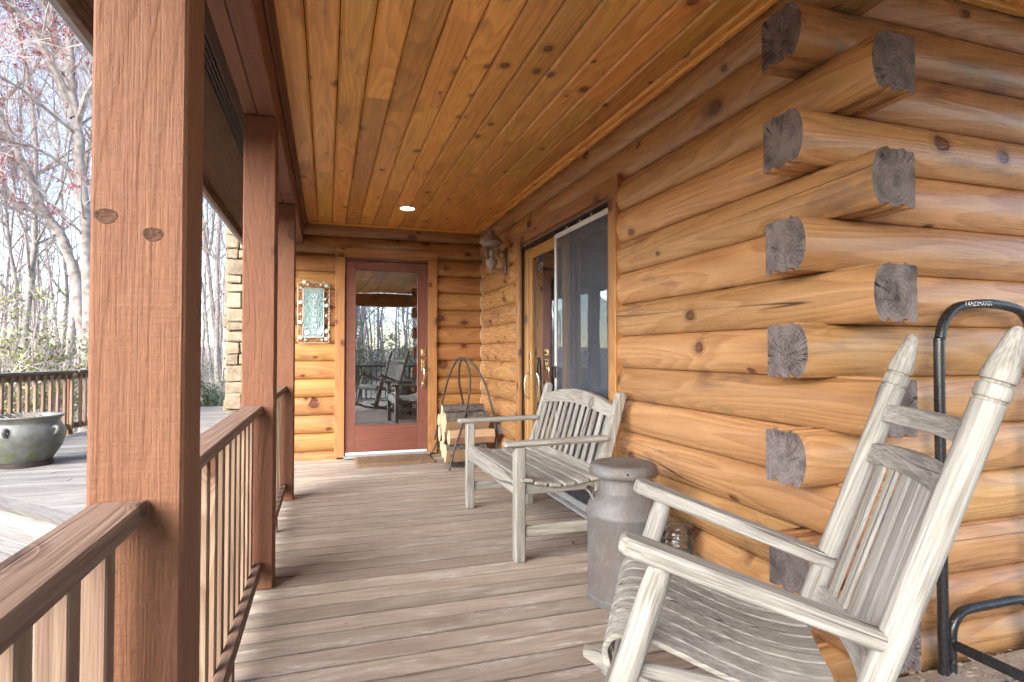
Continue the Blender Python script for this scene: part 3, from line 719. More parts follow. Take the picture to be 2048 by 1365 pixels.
# ================================================================== BENCH
b = thing('garden_bench', 'weathered silver-grey slatted teak bench by the sliding door', 'bench', (1.30, 3.76, 0))
HB = .60
for s_ in (-1, 1):
    yy = s_*HB
    bar('front_leg', (-.24, yy, 0), (-.24, yy, .654), .062, .062, 'teak', b, up=(0, 1, 0), bev=.006)
    # rear leg and back post: one bent board
    pr = [(.215, 0), (.275, 0), (.285, .20), (.300, .42), (.440, .905), (.444, .935), (.436, .955), (.418, .962), (.398, .955), (.385, .935), (.235, .44), (.222, .20)]
    V, F = prismdata([(z, x) for x, z in pr], -.024, .024)
    mm = MB(); mm.add(([Vector((v.y, v.z, v.x)) for v in V], F))      # grain along the height
    o = mm.build('rear_leg', 'teak', b, 30); o.matrix_local = Matrix(((0, 1, 0, 0), (0, 0, 1, yy), (1, 0, 0, 0), (0, 0, 0, 1)))
    bv = o.modifiers.new('bevel', 'BEVEL'); bv.width = .006; bv.segments = 2; bv.limit_method = 'ANGLE'
    bar('armrest', (-.335, yy, .672), (.325, yy, .682), .078, .034, 'teak', b, bev=.012)
    # curved seat side rail
    pr = [(-.208, .385), (.225, .385), (.235, .43), (.15, .432), (.05, .418), (-.05, .416), (-.14, .430), (-.208, .452)]
    V, F = prismdata([(x, z) for x, z in pr], -.018, .018)
    mm = MB(); mm.add(([Vector((v.y, v.x, v.z)) for v in V], F)); mm.build('seat_rail', 'teak', b, 30, loc=(0, yy, 0))
    bar('stretcher', (-.208, yy, .17), (.222, yy, .17), .030, .062, 'teak', b)
    obj('peg', mesh('peg', *lathedata([(0, -.004), (.006, -.004), (.006, .002), (0, .003)], 8)), 'split', b, loc=(-.24, yy+s_*.031, .44), rot=(R(-90*s_), 0, 0))
bar('front_apron', (-.245, -HB+.032, .425), (-.245, HB-.032, .425), .030, .105, 'teak', b, bev=.006)
bar('rear_apron', (.255, -HB+.026, .40), (.255, HB-.026, .40), .030, .075, 'teak', b)
for xx, zz, an in ((-.205, .468, -.12), (-.120, .444, -.14), (-.030, .430, -.03), (.060, .431, .04), (.150, .442, .10), (.225, .450, .06)):
    wd = .072 if xx < .2 else .055
    o = bar('seat_slat', (xx, -HB-.045, zz), (xx, HB+.045, zz), wd, .020, 'teak', b, up=(-math.sin(an), 0, math.cos(an)), bev=.004)
def backx(z): return .262+(z-.44)*(.150/.51)
def arch(name, z0a, z0m, z1a, z1m, th):
    n = 16; V = []; F = []
    for i in range(n+1):
        t = -1+2*i/n; yy = t*(HB-.024)
        zb = z0a+(z0m-z0a)*(1-t*t); zt = z1a+(z1m-z1a)*(1-t*t)
        for z, d in ((zb, -1), (zb, 1), (zt, 1), (zt, -1)): V.append(Vector((yy, -backx(z)-d*th/2, z)))
    for i in range(n):
        for k in range(4): F.append((4*i+k, 4*i+(k+1) % 4, 4*i+4+(k+1) % 4, 4*i+4+k))
    F += [(3, 2, 1, 0), (4*n, 4*n+1, 4*n+2, 4*n+3)]
    o = obj(name, mesh(name, V, F, 30), 'teak', b, rot=(0, 0, R(90)))
arch('crest_rail', .800, .845, .868, .940, .030)
bar('lower_back_rail', (backx(.475), -HB+.024, .478), (backx(.475), HB-.024, .478), .028, .055, 'teak', b, up=(.28, 0, 1))
for i in range(12):
    t = -1+2*(i+.5)/12; yy = t*(HB-.024); zt = .802+.045*(1-t*t)+.006
    bar('back_slat', (backx(.50), yy, .50), (backx(zt), yy, zt), .042, .014, 'teak', b, up=(1, 0, -.3), bev=.003)

# ================================================================== MILK CAN
mc = thing('milk_can', 'rusty old metal milk can with a flat lid beside the bench', 'milk can', (1.392, 2.537, 0), .4)
lathe('body', [(.160, .0), (.176, .002), (.178, .03), (.173, .036), (.174, .09), (.176, .25), (.178, .40), (.184, .412), (.186, .422), (.183, .434), (.179, .442), (.172, .464), (.158, .488), (.140, .509), (.126, .522), (.120, .530), (.119, .62)], 'can', mc, 48, wob=.003)
lathe('lid', [(.122, .606), (.152, .604), (.163, .606), (.169, .616), (.167, .630), (.160, .646), (.156, .655), (.148, .660), (.136, .663), (.128, .661), (.09, .660), (0, .661)], 'can', mc, 48, wob=.003)
for a0 in (-.9, 2.25):
    pts = []
    for i in range(9):
        t = -1+2*i/8; a = a0+t*.42; rr = .146+.034*(1-t**4); zz = .530-.02*t*t-(.040 if abs(t) == 1 else 0)
        pts.append((rr*math.cos(a), rr*math.sin(a), zz))
    tube('handle', catmull(pts, 3), .0075, 'can', mc, 8)
obj('lid_hole', mesh('lid_hole', *lathedata([(0, 0), (.006, 0), (.006, .0015), (0, .0016)], 10)), 'dark', mc, loc=(.165*math.cos(-2.35), .165*math.sin(-2.35), .632), rot=(0, R(90), -2.35))
a = -2.75; bar('seam_tab', (.1785*math.cos(a), .1785*math.sin(a), .002), (.1785*math.cos(a), .1785*math.sin(a), .034), .016, .003, 'can', mc, up=(math.cos(a), math.sin(a), 0))

# ================================================================== ROCKING CHAIR
rk = thing('rocking_chair', 'weathered grey-white slatted rocking chair with turned finials, close to the camera', 'rocking chair', (1.289, 1.182, 0), .992)
def onpost(z): return .148-(z-.08)*.354
def legdata(p0, p1, prof, n=16):
    """turned round member: prof [(t, r)] along p0->p1, grain along local X"""
    L = (Vector(p1)-Vector(p0)).length
    V, F = tubedata([((t-.5)*L, 0, 0) for t, r in prof], [r for t, r in prof], n); return V, F
def turned(name, p0, p1, prof, mat='teak', parent=None, n=16):
    V, F = legdata(p0, p1, prof, n); return obj(name, mesh(name, V, F, 35), mat, parent, mw=frame_mat(p0, p1))
W2, WF = .267, .305
for s_ in (-1, 1):
    L = 1.19
    f = [(0, .024), (.05, .028), (.3, .0315), (.6, .0315), (.862, .0315), (.867, .0325), (.869, .0285), (.873, .0285), (.875, .0320), (.880, .0335), (.892, .0335), (.897, .0320), (.899, .0275), (.903, .0275), (.905, .0320), (.910, .0330), (.922, .0325), (.945, .0275), (.970, .0210), (.985, .0165), (.994, .0125), (.999, .006), (1, .002)]
    turned('back_post', (s_*W2, onpost(.055), .055), (s_*W2, onpost(1.255), 1.255), f, parent=rk)
    turned('front_leg', (s_*WF, .643, .11), (s_*WF, .452, .712), [(0, .024), (.1, .030), (.5, .032), (.9, .031), (.97, .028), (1, .022)], parent=rk)
    # armrest: flat board with rounded front
    V = []; prf = []
    L = math.hypot(.60, .19)
    outl = [(-L/2, -.026), (-L/2+.05, -.030), (0, -.033), (L/2-.06, -.040), (L/2-.015, -.036), (L/2, -.018), (L/2, .018), (L/2-.015, .036), (L/2-.06, .040), (0, .033), (-L/2+.05, .030), (-L/2, .026)]
    n = len(outl); V = [Vector((x_, y_, -.021)) for x_, y_ in outl]+[Vector((x_, y_, .021)) for x_, y_ in outl]
    F = [tuple(range(n))[::-1], tuple(range(n, 2*n))]+[(i, (i+1) % n, n+(i+1) % n, n+i) for i in range(n)]
    o = obj('armrest', mesh('armrest', V, F, 30), 'teak', rk, mw=frame_mat((s_*(W2-.006), -.035, .568), (s_*WF, .535, .752)))
    bv = o.modifiers.new('bevel', 'BEVEL'); bv.width = .010; bv.segments = 3; bv.limit_method = 'ANGLE'; bv.angle_limit = R(50)
    # runner
    V = []; F = []; N = 26
    for i in range(N+1):
        yy = -.50+i*(.72+.50)/N; zb = (yy-.1)**2/2.2; tp = .05*min(1, (N-i)/2+.45, i/2+.45)
        for dx, dz in ((-.018, 0), (.018, 0), (.018, tp), (-.018, tp)): V.append(Vector((yy, dx, zb+dz)))
    for i in range(N):
        for k in range(4): F.append((4*i+k, 4*i+(k+1) % 4, 4*i+4+(k+1) % 4, 4*i+4+k))
    F += [(3, 2, 1, 0), (4*N, 4*N+1, 4*N+2, 4*N+3)]
    obj('rocker_runner', mesh('runner', V, F, 30), 'teak', rk, loc=(s_*(W2+.015), 0, 0), rot=(0, 0, R(90)))
    turned('seat_side_rail', (s_*(W2-.01), onpost(.40)+.02, .395), (s_*(WF-.02), .535, .455), [(0, .016), (.3, .020), (.7, .020), (1, .016)], parent=rk)
    turned('side_stretcher', (s_*W2, onpost(.22), .22), (s_*WF, .60, .25), [(0, .011), (.5, .015), (1, .011)], parent=rk)
turned('front_stretcher', (-WF, .605, .235), (WF, .605, .235), [(0, .011), (.5, .016), (1, .011)], parent=rk)
turned('rear_stretcher', (-W2, onpost(.25), .25), (W2, onpost(.25), .25), [(0, .011), (.5, .015), (1, .011)], parent=rk)
turned('seat_front_rail', (-WF+.02, .535, .468), (WF-.02, .535, .468), [(0, .014), (.5, .020), (1, .014)], parent=rk)
def bowrail(name, z, hgt, arch_, th=.022, bow=.03):
    n = 14; V = []; F = []
    for i in range(n+1):
        t = -1+2*i/n; xx = t*(W2-.018); zt = z+hgt/2+arch_*(1-t*t); zb = z-hgt/2+arch_*.35*(1-t*t); yy = onpost(z)-bow*(1-t*t)
        for zz, d in ((zb, -1), (zb, 1), (zt, 1), (zt, -1)): V.append(Vector((xx, yy+d*th/2-(zz-z)*.354, zz)))
    for i in range(n):
        for k in range(4): F.append((4*i+k, 4*i+(k+1) % 4, 4*i+4+(k+1) % 4, 4*i+4+k))
    F += [(3, 2, 1, 0), (4*n, 4*n+1, 4*n+2, 4*n+3)]
    o = obj(name, mesh(name, V, F, 30), 'teak', rk); bv = o.modifiers.new('bevel', 'BEVEL'); bv.width = .004; bv.segments = 2; bv.limit_method = 'ANGLE'
bowrail('crest_rail', 1.022, .050, 0); bowrail('upper_back_rail', .905, .054, .010); bowrail('lower_back_rail', .470, .060, 0)
for i in range(6):
    t = -1+2*(i+.5)/6; xx = t*.205; bw = .03*(1-(xx/.25)**2)
    bar('back_slat', (xx, onpost(.49)-bw+.0, .485), (xx, onpost(.895)-bw, .895), .051, .011, 'teak', rk, up=(0, 1, .354), bev=.003)
sp = catmull([(.572, .452), (.580, .485), (.562, .511), (.52, .517), (.44, .495), (.33, .452), (.22, .418), (.11, .402), (.055, .404)], 4)
sp = [Vector((p.x, p.y, 0)) for p in sp]
SW = [(-.268, .05)]+[(-.198+.076*i, .060) for i in range(6)]+[(.250, .05)]
for xx, wd in SW:
    V = []; F = []; N = len(sp)
    for i, p in enumerate(sp):
        t = (sp[min(i+1, N-1)]-sp[max(i-1, 0)]).normalized(); nn = Vector((t.y, -t.x, 0))*-1
        k = min(1, i/(N*.25)) if False else 1
        sc = .90+.10*(1-i/N)
        for dx, dn in ((-wd/2+.0035, 0), (-wd/2, -.005), (-wd/2, -.014), (wd/2, -.014), (wd/2, -.005), (wd/2-.0035, 0)):
            q = p-nn*dn*-1; V.append(Vector((q.x, -(xx*sc+dx*sc), q.y)))
    m6 = 6
    for i in range(N-1):
        for k in range(m6): F.append((m6*i+k, m6*i+(k+1) % m6, m6*i+m6+(k+1) % m6, m6*i+m6+k))
    F += [tuple(range(m6))[::-1], tuple(m6*(N-1)+k for k in range(m6))]
    obj('seat_slat', mesh('seat_slat', V, F, 35), 'teak', rk, rot=(0, 0, R(90)))

# ================================================================== BLACK LOG RACK (right edge)
lr = thing('log_rack', 'black tube log rack lettered in white, against the gable wall', 'log rack', (2.47, 1.575, 0))
def hoop(y):
    P = [(-.268, 0), (-.268, .5), (-.268, 1.18), (-.262, 1.255), (-.235, 1.325), (-.185, 1.368), (-.11, 1.385), (0, 1.392), (.11, 1.385), (.185, 1.368), (.235, 1.325), (.262, 1.255), (.268, 1.18), (.268, .5), (.268, 0)]
    P = [Vector((x_, y, z)) for x_, z in P]; return [P[0]]+catmull(P[1:-1], 5)+[P[-1]]
for y in (0, -1.25):
    tube('hoop', hoop(y), .0185, 'black', lr, 14)
    q = -.034 if y == 0 else .034
    P = [(-.226, 0), (-.226, .12), (-.220, .165), (-.19, .205), (-.14, .222), (0, .224), (.14, .222), (.19, .205), (.220, .165), (.226, .12), (.226, 0)]
    P = [Vector((x_, y, z)) for x_, z in P]; tube('foot_tube', [P[0]]+catmull(P[1:-1], 4)+[P[-1]], .0175, 'black', lr, 12)
    for z in (.05, .13, .20):
        obj('bolt', mesh('bolt', *lathedata([(0, 0), (.007, 0), (.007, .004), (.003, .007), (0, .007)], 10)), 'iron', lr, loc=(-.250, y-.021, z), rot=(R(90), 0, 0))
for s_ in (-1, 1): bar('side_bar', (s_*.245, -.022, .115), (s_*.245, -1.23, .115), .006, .038, 'black', lr, bev=.001)
tm = textmesh('LANDMANN', .026, 0)
for v in tm.vertices:      # wrap the lettering onto the tube
    u, vv = v.co.x, v.co.y; a = vv/.0192
    xx = -.075+u; zc = 1.3875+.004*(1-min(1, abs(xx)/.11)**2)
    v.co = Vector((xx, -.0193*math.cos(a), zc-.001+.0193*math.sin(a)))
obj('lettering', tm, 'white', lr)

# ================================================================== FIREWOOD HOLDER AND FIREWOOD
fw = thing('firewood_holder', 'black iron hoop firewood holder in the corner by the door', 'firewood holder', (1.45, 6.15, 0))
FW = Vector((1.45, 6.15, 0))
def P3(*L): return [Vector(p)-FW for p in L]
tube('hoop', catmull(P3((1.18, 5.72, .012), (1.235, 5.76, .20), (1.33, 5.84, .42), (1.42, 5.95, .66), (1.465, 6.02, .86), (1.462, 6.08, 1.02), (1.43, 6.14, 1.12), (1.385, 6.22, 1.135), (1.345, 6.32, 1.05), (1.30, 6.42, .88), (1.26, 6.50, .66), (1.22, 6.56, .40), (1.19, 6.60, .20)), 6), .0115, 'iron', fw, 8)
tube('hoop', catmull(P3((1.73, 5.90, .08), (1.725, 5.90, .30), (1.69, 5.95, .60), (1.63, 6.02, .86), (1.55, 6.08, 1.03), (1.47, 6.13, 1.12), (1.41, 6.20, 1.12), (1.40, 6.28, .99), (1.42, 6.34, .84), (1.47, 6.40, .66), (1.54, 6.46, .42), (1.62, 6.52, .15)), 6), .0115, 'iron', fw, 8)
for xx in (1.24, 1.68):
    tube('cradle', catmull(P3((xx-.03, 5.78, .16), (xx, 5.86, .07), (xx, 6.0, .035), (xx, 6.2, .03), (xx, 6.4, .035), (xx, 6.54, .07), (xx-.03, 6.62, .16)), 4), .010, 'iron', fw, 8)
for yy in (5.98, 6.40): tube('cradle_bar', P3((1.22, yy, .055), (1.70, yy, .055)), .009, 'iron', fw, 8)
tube('foot', catmull(P3((1.10, 6.62, .0), (1.17, 6.585, .08), (1.20, 6.56, .16)), 3), .010, 'iron', fw, 8); tube('foot', catmull(P3((1.80, 6.45, .0), (1.74, 6.50, .08), (1.66, 6.53, .15)), 3), .010, 'iron', fw, 8)
def splitlog(yc, zc, size, ang, kind, label, L=.46, x0=1.22, yaw=0):
    if kind == 'wedge':
        p = [(-.5, -.36)]; p += [(-.5+.2*i+.0, -.36) for i in range(1, 1)]
        arc = [(.5*math.cos(t), .55*math.sin(t)-.05) for t in [R(a_) for a_ in range(20, 161, 20)]]
        pr = [(-.42, -.40), (.05, -.52), (.45, -.12)]+arc; bark = (2, len(arc)+3)
    elif kind == 'half':
        arc = [(.5*math.cos(t), .5*math.sin(t)-.08) for t in [R(a_) for a_ in range(0, 181, 20)]]
        pr = [(-.35, -.40), (.38, -.42)]+arc; bark = (1, len(arc)+2)
    else:
        pr = [(.5*math.cos(t), .47*math.sin(t)) for t in [R(a_) for a_ in range(0, 360, 24)]]; bark = (0, 99)
    pr = [(y_*size*random.uniform(.94, 1.06), z_*size*random.uniform(.94, 1.06)) for y_, z_ in pr]
    V, F = prismdata(pr, -L/2, L/2, 5); n = len(pr)
    V = [v+Vector((0, .006*mnoise.noise(v*9), .006*mnoise.noise(v*9+Vector((5, 5, 5))))) for v in V]
    me = mesh('firewood', V, F, 30)
    for m_ in ('split', 'bark', 'splitend'): me.materials.append(M[m_])
    for p in me.polygons:
        if len(p.vertices) > 4: p.material_index = 2
        else:
            ks = sorted(v % n for v in p.vertices); k0 = ks[0] if not (ks[0] == 0 and ks[-1] == n-1) else n-1
            if bark[0] <= k0 < bark[1]: p.material_index = 1
    for p in me.polygons:
        if p.material_index != 1: p.use_smooth = False
    o = obj('firewood', me, None, None, loc=(x0+L/2, yc, zc), rot=(R(ang), 0, R(yaw)))
    tag(o, label, 'firewood', 'split firewood in the holder')
WL = [(5.97, .155, .19, -70, 'half', 'pale split firewood at the bottom front of the stack'), (6.17, .150, .19, 25, 'round', 'round bark-covered firewood at the bottom middle of the stack'), (6.37, .150, .18, 30, 'half', 'half round firewood at the bottom back of the stack'),
      (5.93, .315, .17, -100, 'wedge', 'split firewood wedge at the front of the second row'), (6.10, .320, .17, 60, 'half', 'half round firewood in the middle of the second row'), (6.29, .315, .17, 150, 'wedge', 'split firewood at the back of the second row'),
      (5.985, .475, .20, -55, 'half', 'large pale split firewood on the front of the pile'), (6.19, .465, .18, 10, 'wedge', 'split firewood in the middle of the third row'), (6.37, .455, .16, 10, 'half', 'bark-topped firewood at the back of the third row'),
      (6.11, .590, .12, 0, 'half', 'bark slab lying on top of the pile')]
for i, (yy, zz, sz, an, kd, lb) in enumerate(WL): splitlog(yy, zz, sz, an, kd, lb, .46+random.uniform(-.03, .03), 1.20+random.uniform(-.03, .03), random.uniform(-2, 2))

# ================================================================== DOORMAT
dm = thing('doormat', 'brown coir doormat in front of the glass door', 'doormat', (.715, 6.455, 0))
V = []; F = []; nx, ny = 90, 46
for j in range(ny+1):
    for i in range(nx+1):
        u, v = -1+2*i/nx, -1+2*j/ny; e = min(1, (1-max(abs(u)**1, abs(v)))*14+.15)
        V.append(Vector((u*.425*(1+.006*random.uniform(-1, 1)), v*.225*(1+.01*random.uniform(-1, 1)), .036*e**.5+random.uniform(-.005, .005) if e > .16 else .002)))
for j in range(ny):
    for i in range(nx): a = j*(nx+1)+i; F.append((a, a+1, a+nx+2, a+nx+1))
obj('pile', mesh('pile', V, F, 60), 'mat', dm)
MB().add(quadbox(-.42, .42, -.22, .22, .001, .005)).build('backing', 'dark', dm, None)

# ================================================================== WELCOME PLAQUE
pq = thing('welcome_plaque', 'verdigris WELCOME wall plaque in a wire frame with ivy leaves', 'plaque', (-.145, YE-.052, 1.645))
bar('panel', (0, 0, -.272), (0, 0, .272), .215, .012, 'plaque', pq, up=(0, 1, 0), bev=.002)
def rect(hw, hh, y, r=.012): return [(-hw, y, -hh+r), (-hw+r, y, -hh), (hw-r, y, -hh), (hw, y, -hh+r), (hw, y, hh-r), (hw-r, y, hh), (-hw+r, y, hh), (-hw, y, hh-r)]
tube('outer_frame', rect(.165, .335, -.004), .0042, 'frame_metal', pq, 6, True); tube('inner_frame', rect(.109, .274, -.007), .0048, 'frame_metal', pq, 6, True)
zz = MB()
for s_ in (-1, 1):
    pts = [(s_*(.111 if i % 2 else .163), -.003, -.27+i*.06) for i in range(10)]; zz.add(tubedata(pts, .0022, 5))
    pts = [(-.10+i*.05, -.003, s_*(.277 if i % 2 else .333)) for i in range(5)]; zz.add(tubedata(pts, .0022, 5))
zz.build('lattice_wire', 'frame_metal', pq)
def leafmesh(r):
    pts = []
    for k in range(20):
        a = 2*math.pi*k/20; rr = r*(.62+.38*abs(math.cos(2.5*(a-math.pi/2))))
        pts.append((rr*math.cos(a), rr*math.sin(a)))
    V = [Vector((x_, -.003, z_)) for x_, z_ in pts]+[Vector((0, -.009, 0))]+[Vector((x_, .001, z_)) for x_, z_ in pts]
    F = [(i, (i+1) % 20, 20) for i in range(20)]+[(i, 21+i, 21+(i+1) % 20, (i+1) % 20) for i in range(20)]
    return mesh('leaf', V, F, 60)
for x_, z_, r in ((-.10, .340, .026), (-.06, .315, .014), (.075, .315, .014), (.135, .305, .024), (.11, .345, .010), (-.135, .275, .016), (-.137, .115, .026), (.125, .155, .014), (.137, .085, .025), (.135, -.03, .016), (-.135, -.02, .014), (-.140, -.105, .026), (.140, -.205, .026), (-.135, -.275, .026), (-.085, -.30, .015), (.09, -.30, .014), (.135, -.29, .024)):
    o = obj('leaf', leafmesh(r), 'leafm', pq, loc=(x_, -.012, z_), rot=(0, random.uniform(-3, 3), 0))
for i, c in enumerate('WELC ME'):
    zc = .185-i*.066
    if c == ' ':
        for k in range(5):
            a = 2*math.pi*k/5; V, F = lathedata([(0, 0), (.010, .001), (.011, .004), (.005, .008), (0, .009)], 8)
            obj('petal', mesh('petal', V, F), 'letter', pq, loc=(.012+.012*math.cos(a), -.006, zc+.012*math.sin(a)), rot=(R(90), 0, 0))
        continue
    obj('letter', textmesh(c, .074, .004), 'letter', pq, loc=(.012, -.009, zc), rot=(R(90), 0, 0))
vine = MB()
for s_, ph in ((-1, 0), (1, 1.5)):
    pts = [(s_*.075+.020*math.sin(i*.9+ph), -.008, -.25+i*.033) for i in range(16)]; vine.add(tubedata(catmull(pts, 3), .0030, 5))
    for i in range(14):
        p = Vector((s_*.075+.028*math.sin(i*1.7), -.008, -.24+i*.034)); c_ = lathedata([(0, 0), (.009, .001), (.010, .003), (0, .006)], 7)
        vine.add(([p+Vector((v.x, -v.z, v.y*1.4)) for v in c_[0]], c_[1]))
vine.build('vine_relief', 'plaque', pq)
for x_ in (-.065, .065, .085):
    for k in range(6):
        a = 2*math.pi*k/6; V, F = lathedata([(0, 0), (.012, .001), (.013, .004), (.006, .009), (0, .010)], 8)
        obj('petal', mesh('petal', V, F), 'letter', pq, loc=(x_+.016*math.cos(a), -.006, -.222+(.03 if x_ > .07 else 0)+.016*math.sin(a)), rot=(R(90), 0, 0))

# ================================================================== LANTERN
ln = thing('wall_lantern', 'bronze carriage wall lantern on a scroll bracket beside the sliding door', 'lantern', (1.612, 5.70, 2.0))
lathe('roof_cap', [(.0, .535), (.006, .533), (.009, .522), (.005, .512), (.010, .505), (.013, .495), (.008, .484), (.020, .478), (.044, .470), (.046, .463), (.030, .456), (.028, .440), (.034, .428), (.058, .412), (.085, .388), (.104, .360), (.112, .348), (.128, .342), (.130, .334), (.118, .328), (.098, .312), (.086, .295), (.080, .290), (0, .290)], 'lantern', ln, 24)
lathe('cup', [(0, .148), (.050, .150), (.060, .158), (.064, .148), (.062, .128), (.052, .102), (.040, .088), (.036, .070), (.046, .060), (.046, .054), (.016, .046), (.008, .036), (.012, .026), (.010, .018), (.004, .012), (0, .010)], 'lantern', ln, 24)
for k in range(6):
    a = R(60*k+15); tube('glazing_bar', [(.052*math.cos(a), .052*math.sin(a), .152), (.079*math.cos(a), .079*math.sin(a), .292)], .0045, 'lantern', ln, 6)
    a2 = a+R(60); V = [Vector((r*math.cos(q), r*math.sin(q), z)) for r, z, q in ((.051, .153, a), (.051, .153, a2), (.078, .291, a2), (.078, .291, a))]
    obj('pane', mesh('pane', V, [(0, 1, 2, 3)], None), 'glass2', ln)
lathe('bulb', [(0, .150), (.012, .152), (.012, .185), (.016, .200), (.022, .222), (.018, .245), (.008, .262), (0, .270)], 'bulb', ln, 14)
bar('back_plate', (.148, 0, .005), (.148, 0, .285), .062, .028, 'plate', ln, up=(1, 0, 0), bev=.010)
bar('mounting_block', (.176, 0, -.04), (.176, 0, .325), .105, .030, 'casing', ln, up=(1, 0, 0))
tube('scroll_arm', catmull([(.005, 0, .075), (.03, 0, .068), (.062, 0, .060), (.098, 0, .072), (.118, 0, .105), (.108, 0, .145), (.082, 0, .185), (.068, 0, .225), (.072, 0, .258), (.095, 0, .272), (.115, 0, .262), (.118, 0, .243), (.104, 0, .237), (.099, 0, .248)], 4), .0075, 'lantern', ln, 8)
tube('arm_tie', [(.112, 0, .243), (.140, 0, .255)], .006, 'lantern', ln, 6); tube('arm_tie', [(.115, 0, .10), (.140, 0, .10)], .006, 'lantern', ln, 6)

# ================================================================== RECESSED CEILING LIGHT
cl = thing('recessed_ceiling_light', 'small lit round recessed downlight near the end of the ceiling', 'ceiling light', (.768, 5.86, CZ))
lathe('trim_ring', [(.064, -.001), (.064, -.004), (.072, -.010), (.088, -.008), (.092, -.001)], 'lamptrim', cl, 32)
lathe('lens', [(.063, -.0012), (.063, -.004), (0, -.004)], 'lamp', cl, 24)

# ================================================================== OUTLET
ot = thing('wall_outlet', 'grey weatherproof outlet box low on the log wall', 'outlet', (WX-.045, 5.965, .375))
bar('box', (0, 0, -.055), (0, 0, .055), .075, .045, 'outlet', ot, up=(1, 0, 0), bev=.006); bar('cover', (-.027, 0, -.045), (-.027, 0, .045), .062, .012, 'outlet', ot, up=(1, 0, 0), bev=.004)

# ================================================================== CLEAR JUG
jg = thing('plastic_jug', 'clear ribbed plastic jug on the floor behind the rocking chair', 'jug', (1.665, 2.50, 0))
pr = [(.075, .002), (.083, .010)]
for i in range(7): pr += [(.085, .03+i*.04), (.079, .045+i*.04), (.085, .060+i*.04)]
pr += [(.083, .315), (.070, .335), (.040, .347), (0, .350)]
lathe('body', pr, 'plastic', jg, 28)

# ================================================================== PLANTER
pt = thing('planter_pot', 'large mossy green-grey glazed pot standing on the side deck', 'pot', (-3.06, 7.47, 0))
lathe('body', [(.215, .045), (.225, .06), (.262, .12), (.310, .20), (.342, .29), (.348, .345), (.335, .395), (.305, .435), (.288, .458), (.292, .480), (.318, .508), (.330, .522), (.328, .534), (.305, .532), (.275, .500), (.268, .44)], 'pot', pt, 48, wob=.006)
lathe('saucer', [(.225, .0), (.236, .004), (.242, .048), (.232, .050), (.0, .044)], 'iron', pt, 40)
lathe('soil', [(.277, .470), (.20, .488), (.1, .496), (0, .492)], 'soil', pt, 24, wob=.02)
for a in (R(-95), R(-25), R(85), R(190)):
    c_ = Vector((.338*math.cos(a), .338*math.sin(a), 0)); pts = [(.33*math.cos(a), .33*math.sin(a), .41), (.368*math.cos(a), .368*math.sin(a), .415), (.378*math.cos(a), .378*math.sin(a), .385), (.352*math.cos(a), .352*math.sin(a), .345)]
    tube('lug', catmull(pts, 4), .020, 'pot', pt, 8)
tw = MB()
for i in range(70):
    a = random.uniform(0, 6.28); r0 = random.uniform(0, .2); p = Vector((r0*math.cos(a), r0*math.sin(a), .485)); d = Vector((random.uniform(-1, 1), random.uniform(-1, 1), random.uniform(.1, .5))).normalized()*random.uniform(.05, .14)
    tw.add(tubedata([p, p+d*.5+Vector((0, 0, .01)), p+d], .003, 4))
o = tw.build('dead_stems', 'chips', pt); o['kind'] = 'stuff'

# ================================================================== FLOOR LITTER
def litter(name, label, cat, spots, mat, flat=False):
    mb = MB()
    for (x_, y_, z_, s_) in spots:
        a = random.uniform(0, 6.28); u = Vector((math.cos(a), math.sin(a), random.uniform(-.25, .25)))*s_; v = Vector((-math.sin(a), math.cos(a), random.uniform(-.4, .4)))*s_*random.uniform(.25, .6)
        p = Vector((x_, y_, z_+abs(u.z)+abs(v.z)+.002)); h = Vector((0, 0, max(.0015, s_*.14)))
        q = [p-u-v, p+u-v, p+u+v, p-u+v]; mb.add((q+[w_+h for w_ in q], [(3, 2, 1, 0), (4, 5, 6, 7), (0, 1, 5, 4), (1, 2, 6, 5), (2, 3, 7, 6), (3, 0, 4, 7)]))
    return tag(mb.build(name, mat, None, None), label, cat, kind='stuff')
rs = random.Random(3)
litter('wood_chips', 'pale wood chips scattered along the gable wall', 'chips', [(2.05+abs(rs.gauss(0, .7)), 1.62-abs(rs.gauss(0, .09)), 0, rs.uniform(.004, .013)) for _ in range(150)], 'chips')
litter('bark_crumbs', 'bark crumbs on the floor under the firewood holder', 'bark', [(1.55+rs.gauss(0, .18), 5.95+rs.gauss(0, .16), 0, rs.uniform(.004, .014)) for _ in range(260)], 'bark')
litter('floor_specks', 'small pale specks strewn over the porch floor', 'debris', [(rs.uniform(-.2, 1.75), rs.uniform(1.7, 6.2), 0, rs.uniform(.002, .007)) for _ in range(170)], 'chips')
for i, (x_, y_, lb) in enumerate(((1.62, 3.62, 'curled brown leaf on the floor under the bench end'), (1.55, 3.56, 'small dry leaf beside the curled brown leaf'), (1.47, 3.32, 'tiny dry leaf near the bench stretcher'))):
    V = []; F = []; s_ = (.045, .035, .018)[i]
    for j in range(5):
        for k in range(7):
            u, v = -1+k/3, -1+j/2; V.append(Vector((u*s_, v*s_*.55*(1-.8*u*u)+.0, .010+.6*s_*(u*u*.5+v*v*.6)*rs.uniform(.6, 1.1))))
    for j in range(4):
        for k in range(6): a = j*7+k; F.append((a, a+1, a+8, a+7))
    tag(obj('dry_leaf', mesh('dry_leaf', V, F, 60), 'dryleaf', None, loc=(x_, y_, 0), rot=(0, 0, rs.uniform(0, 6))), lb, 'leaf', 'dry leaves on the porch floor')

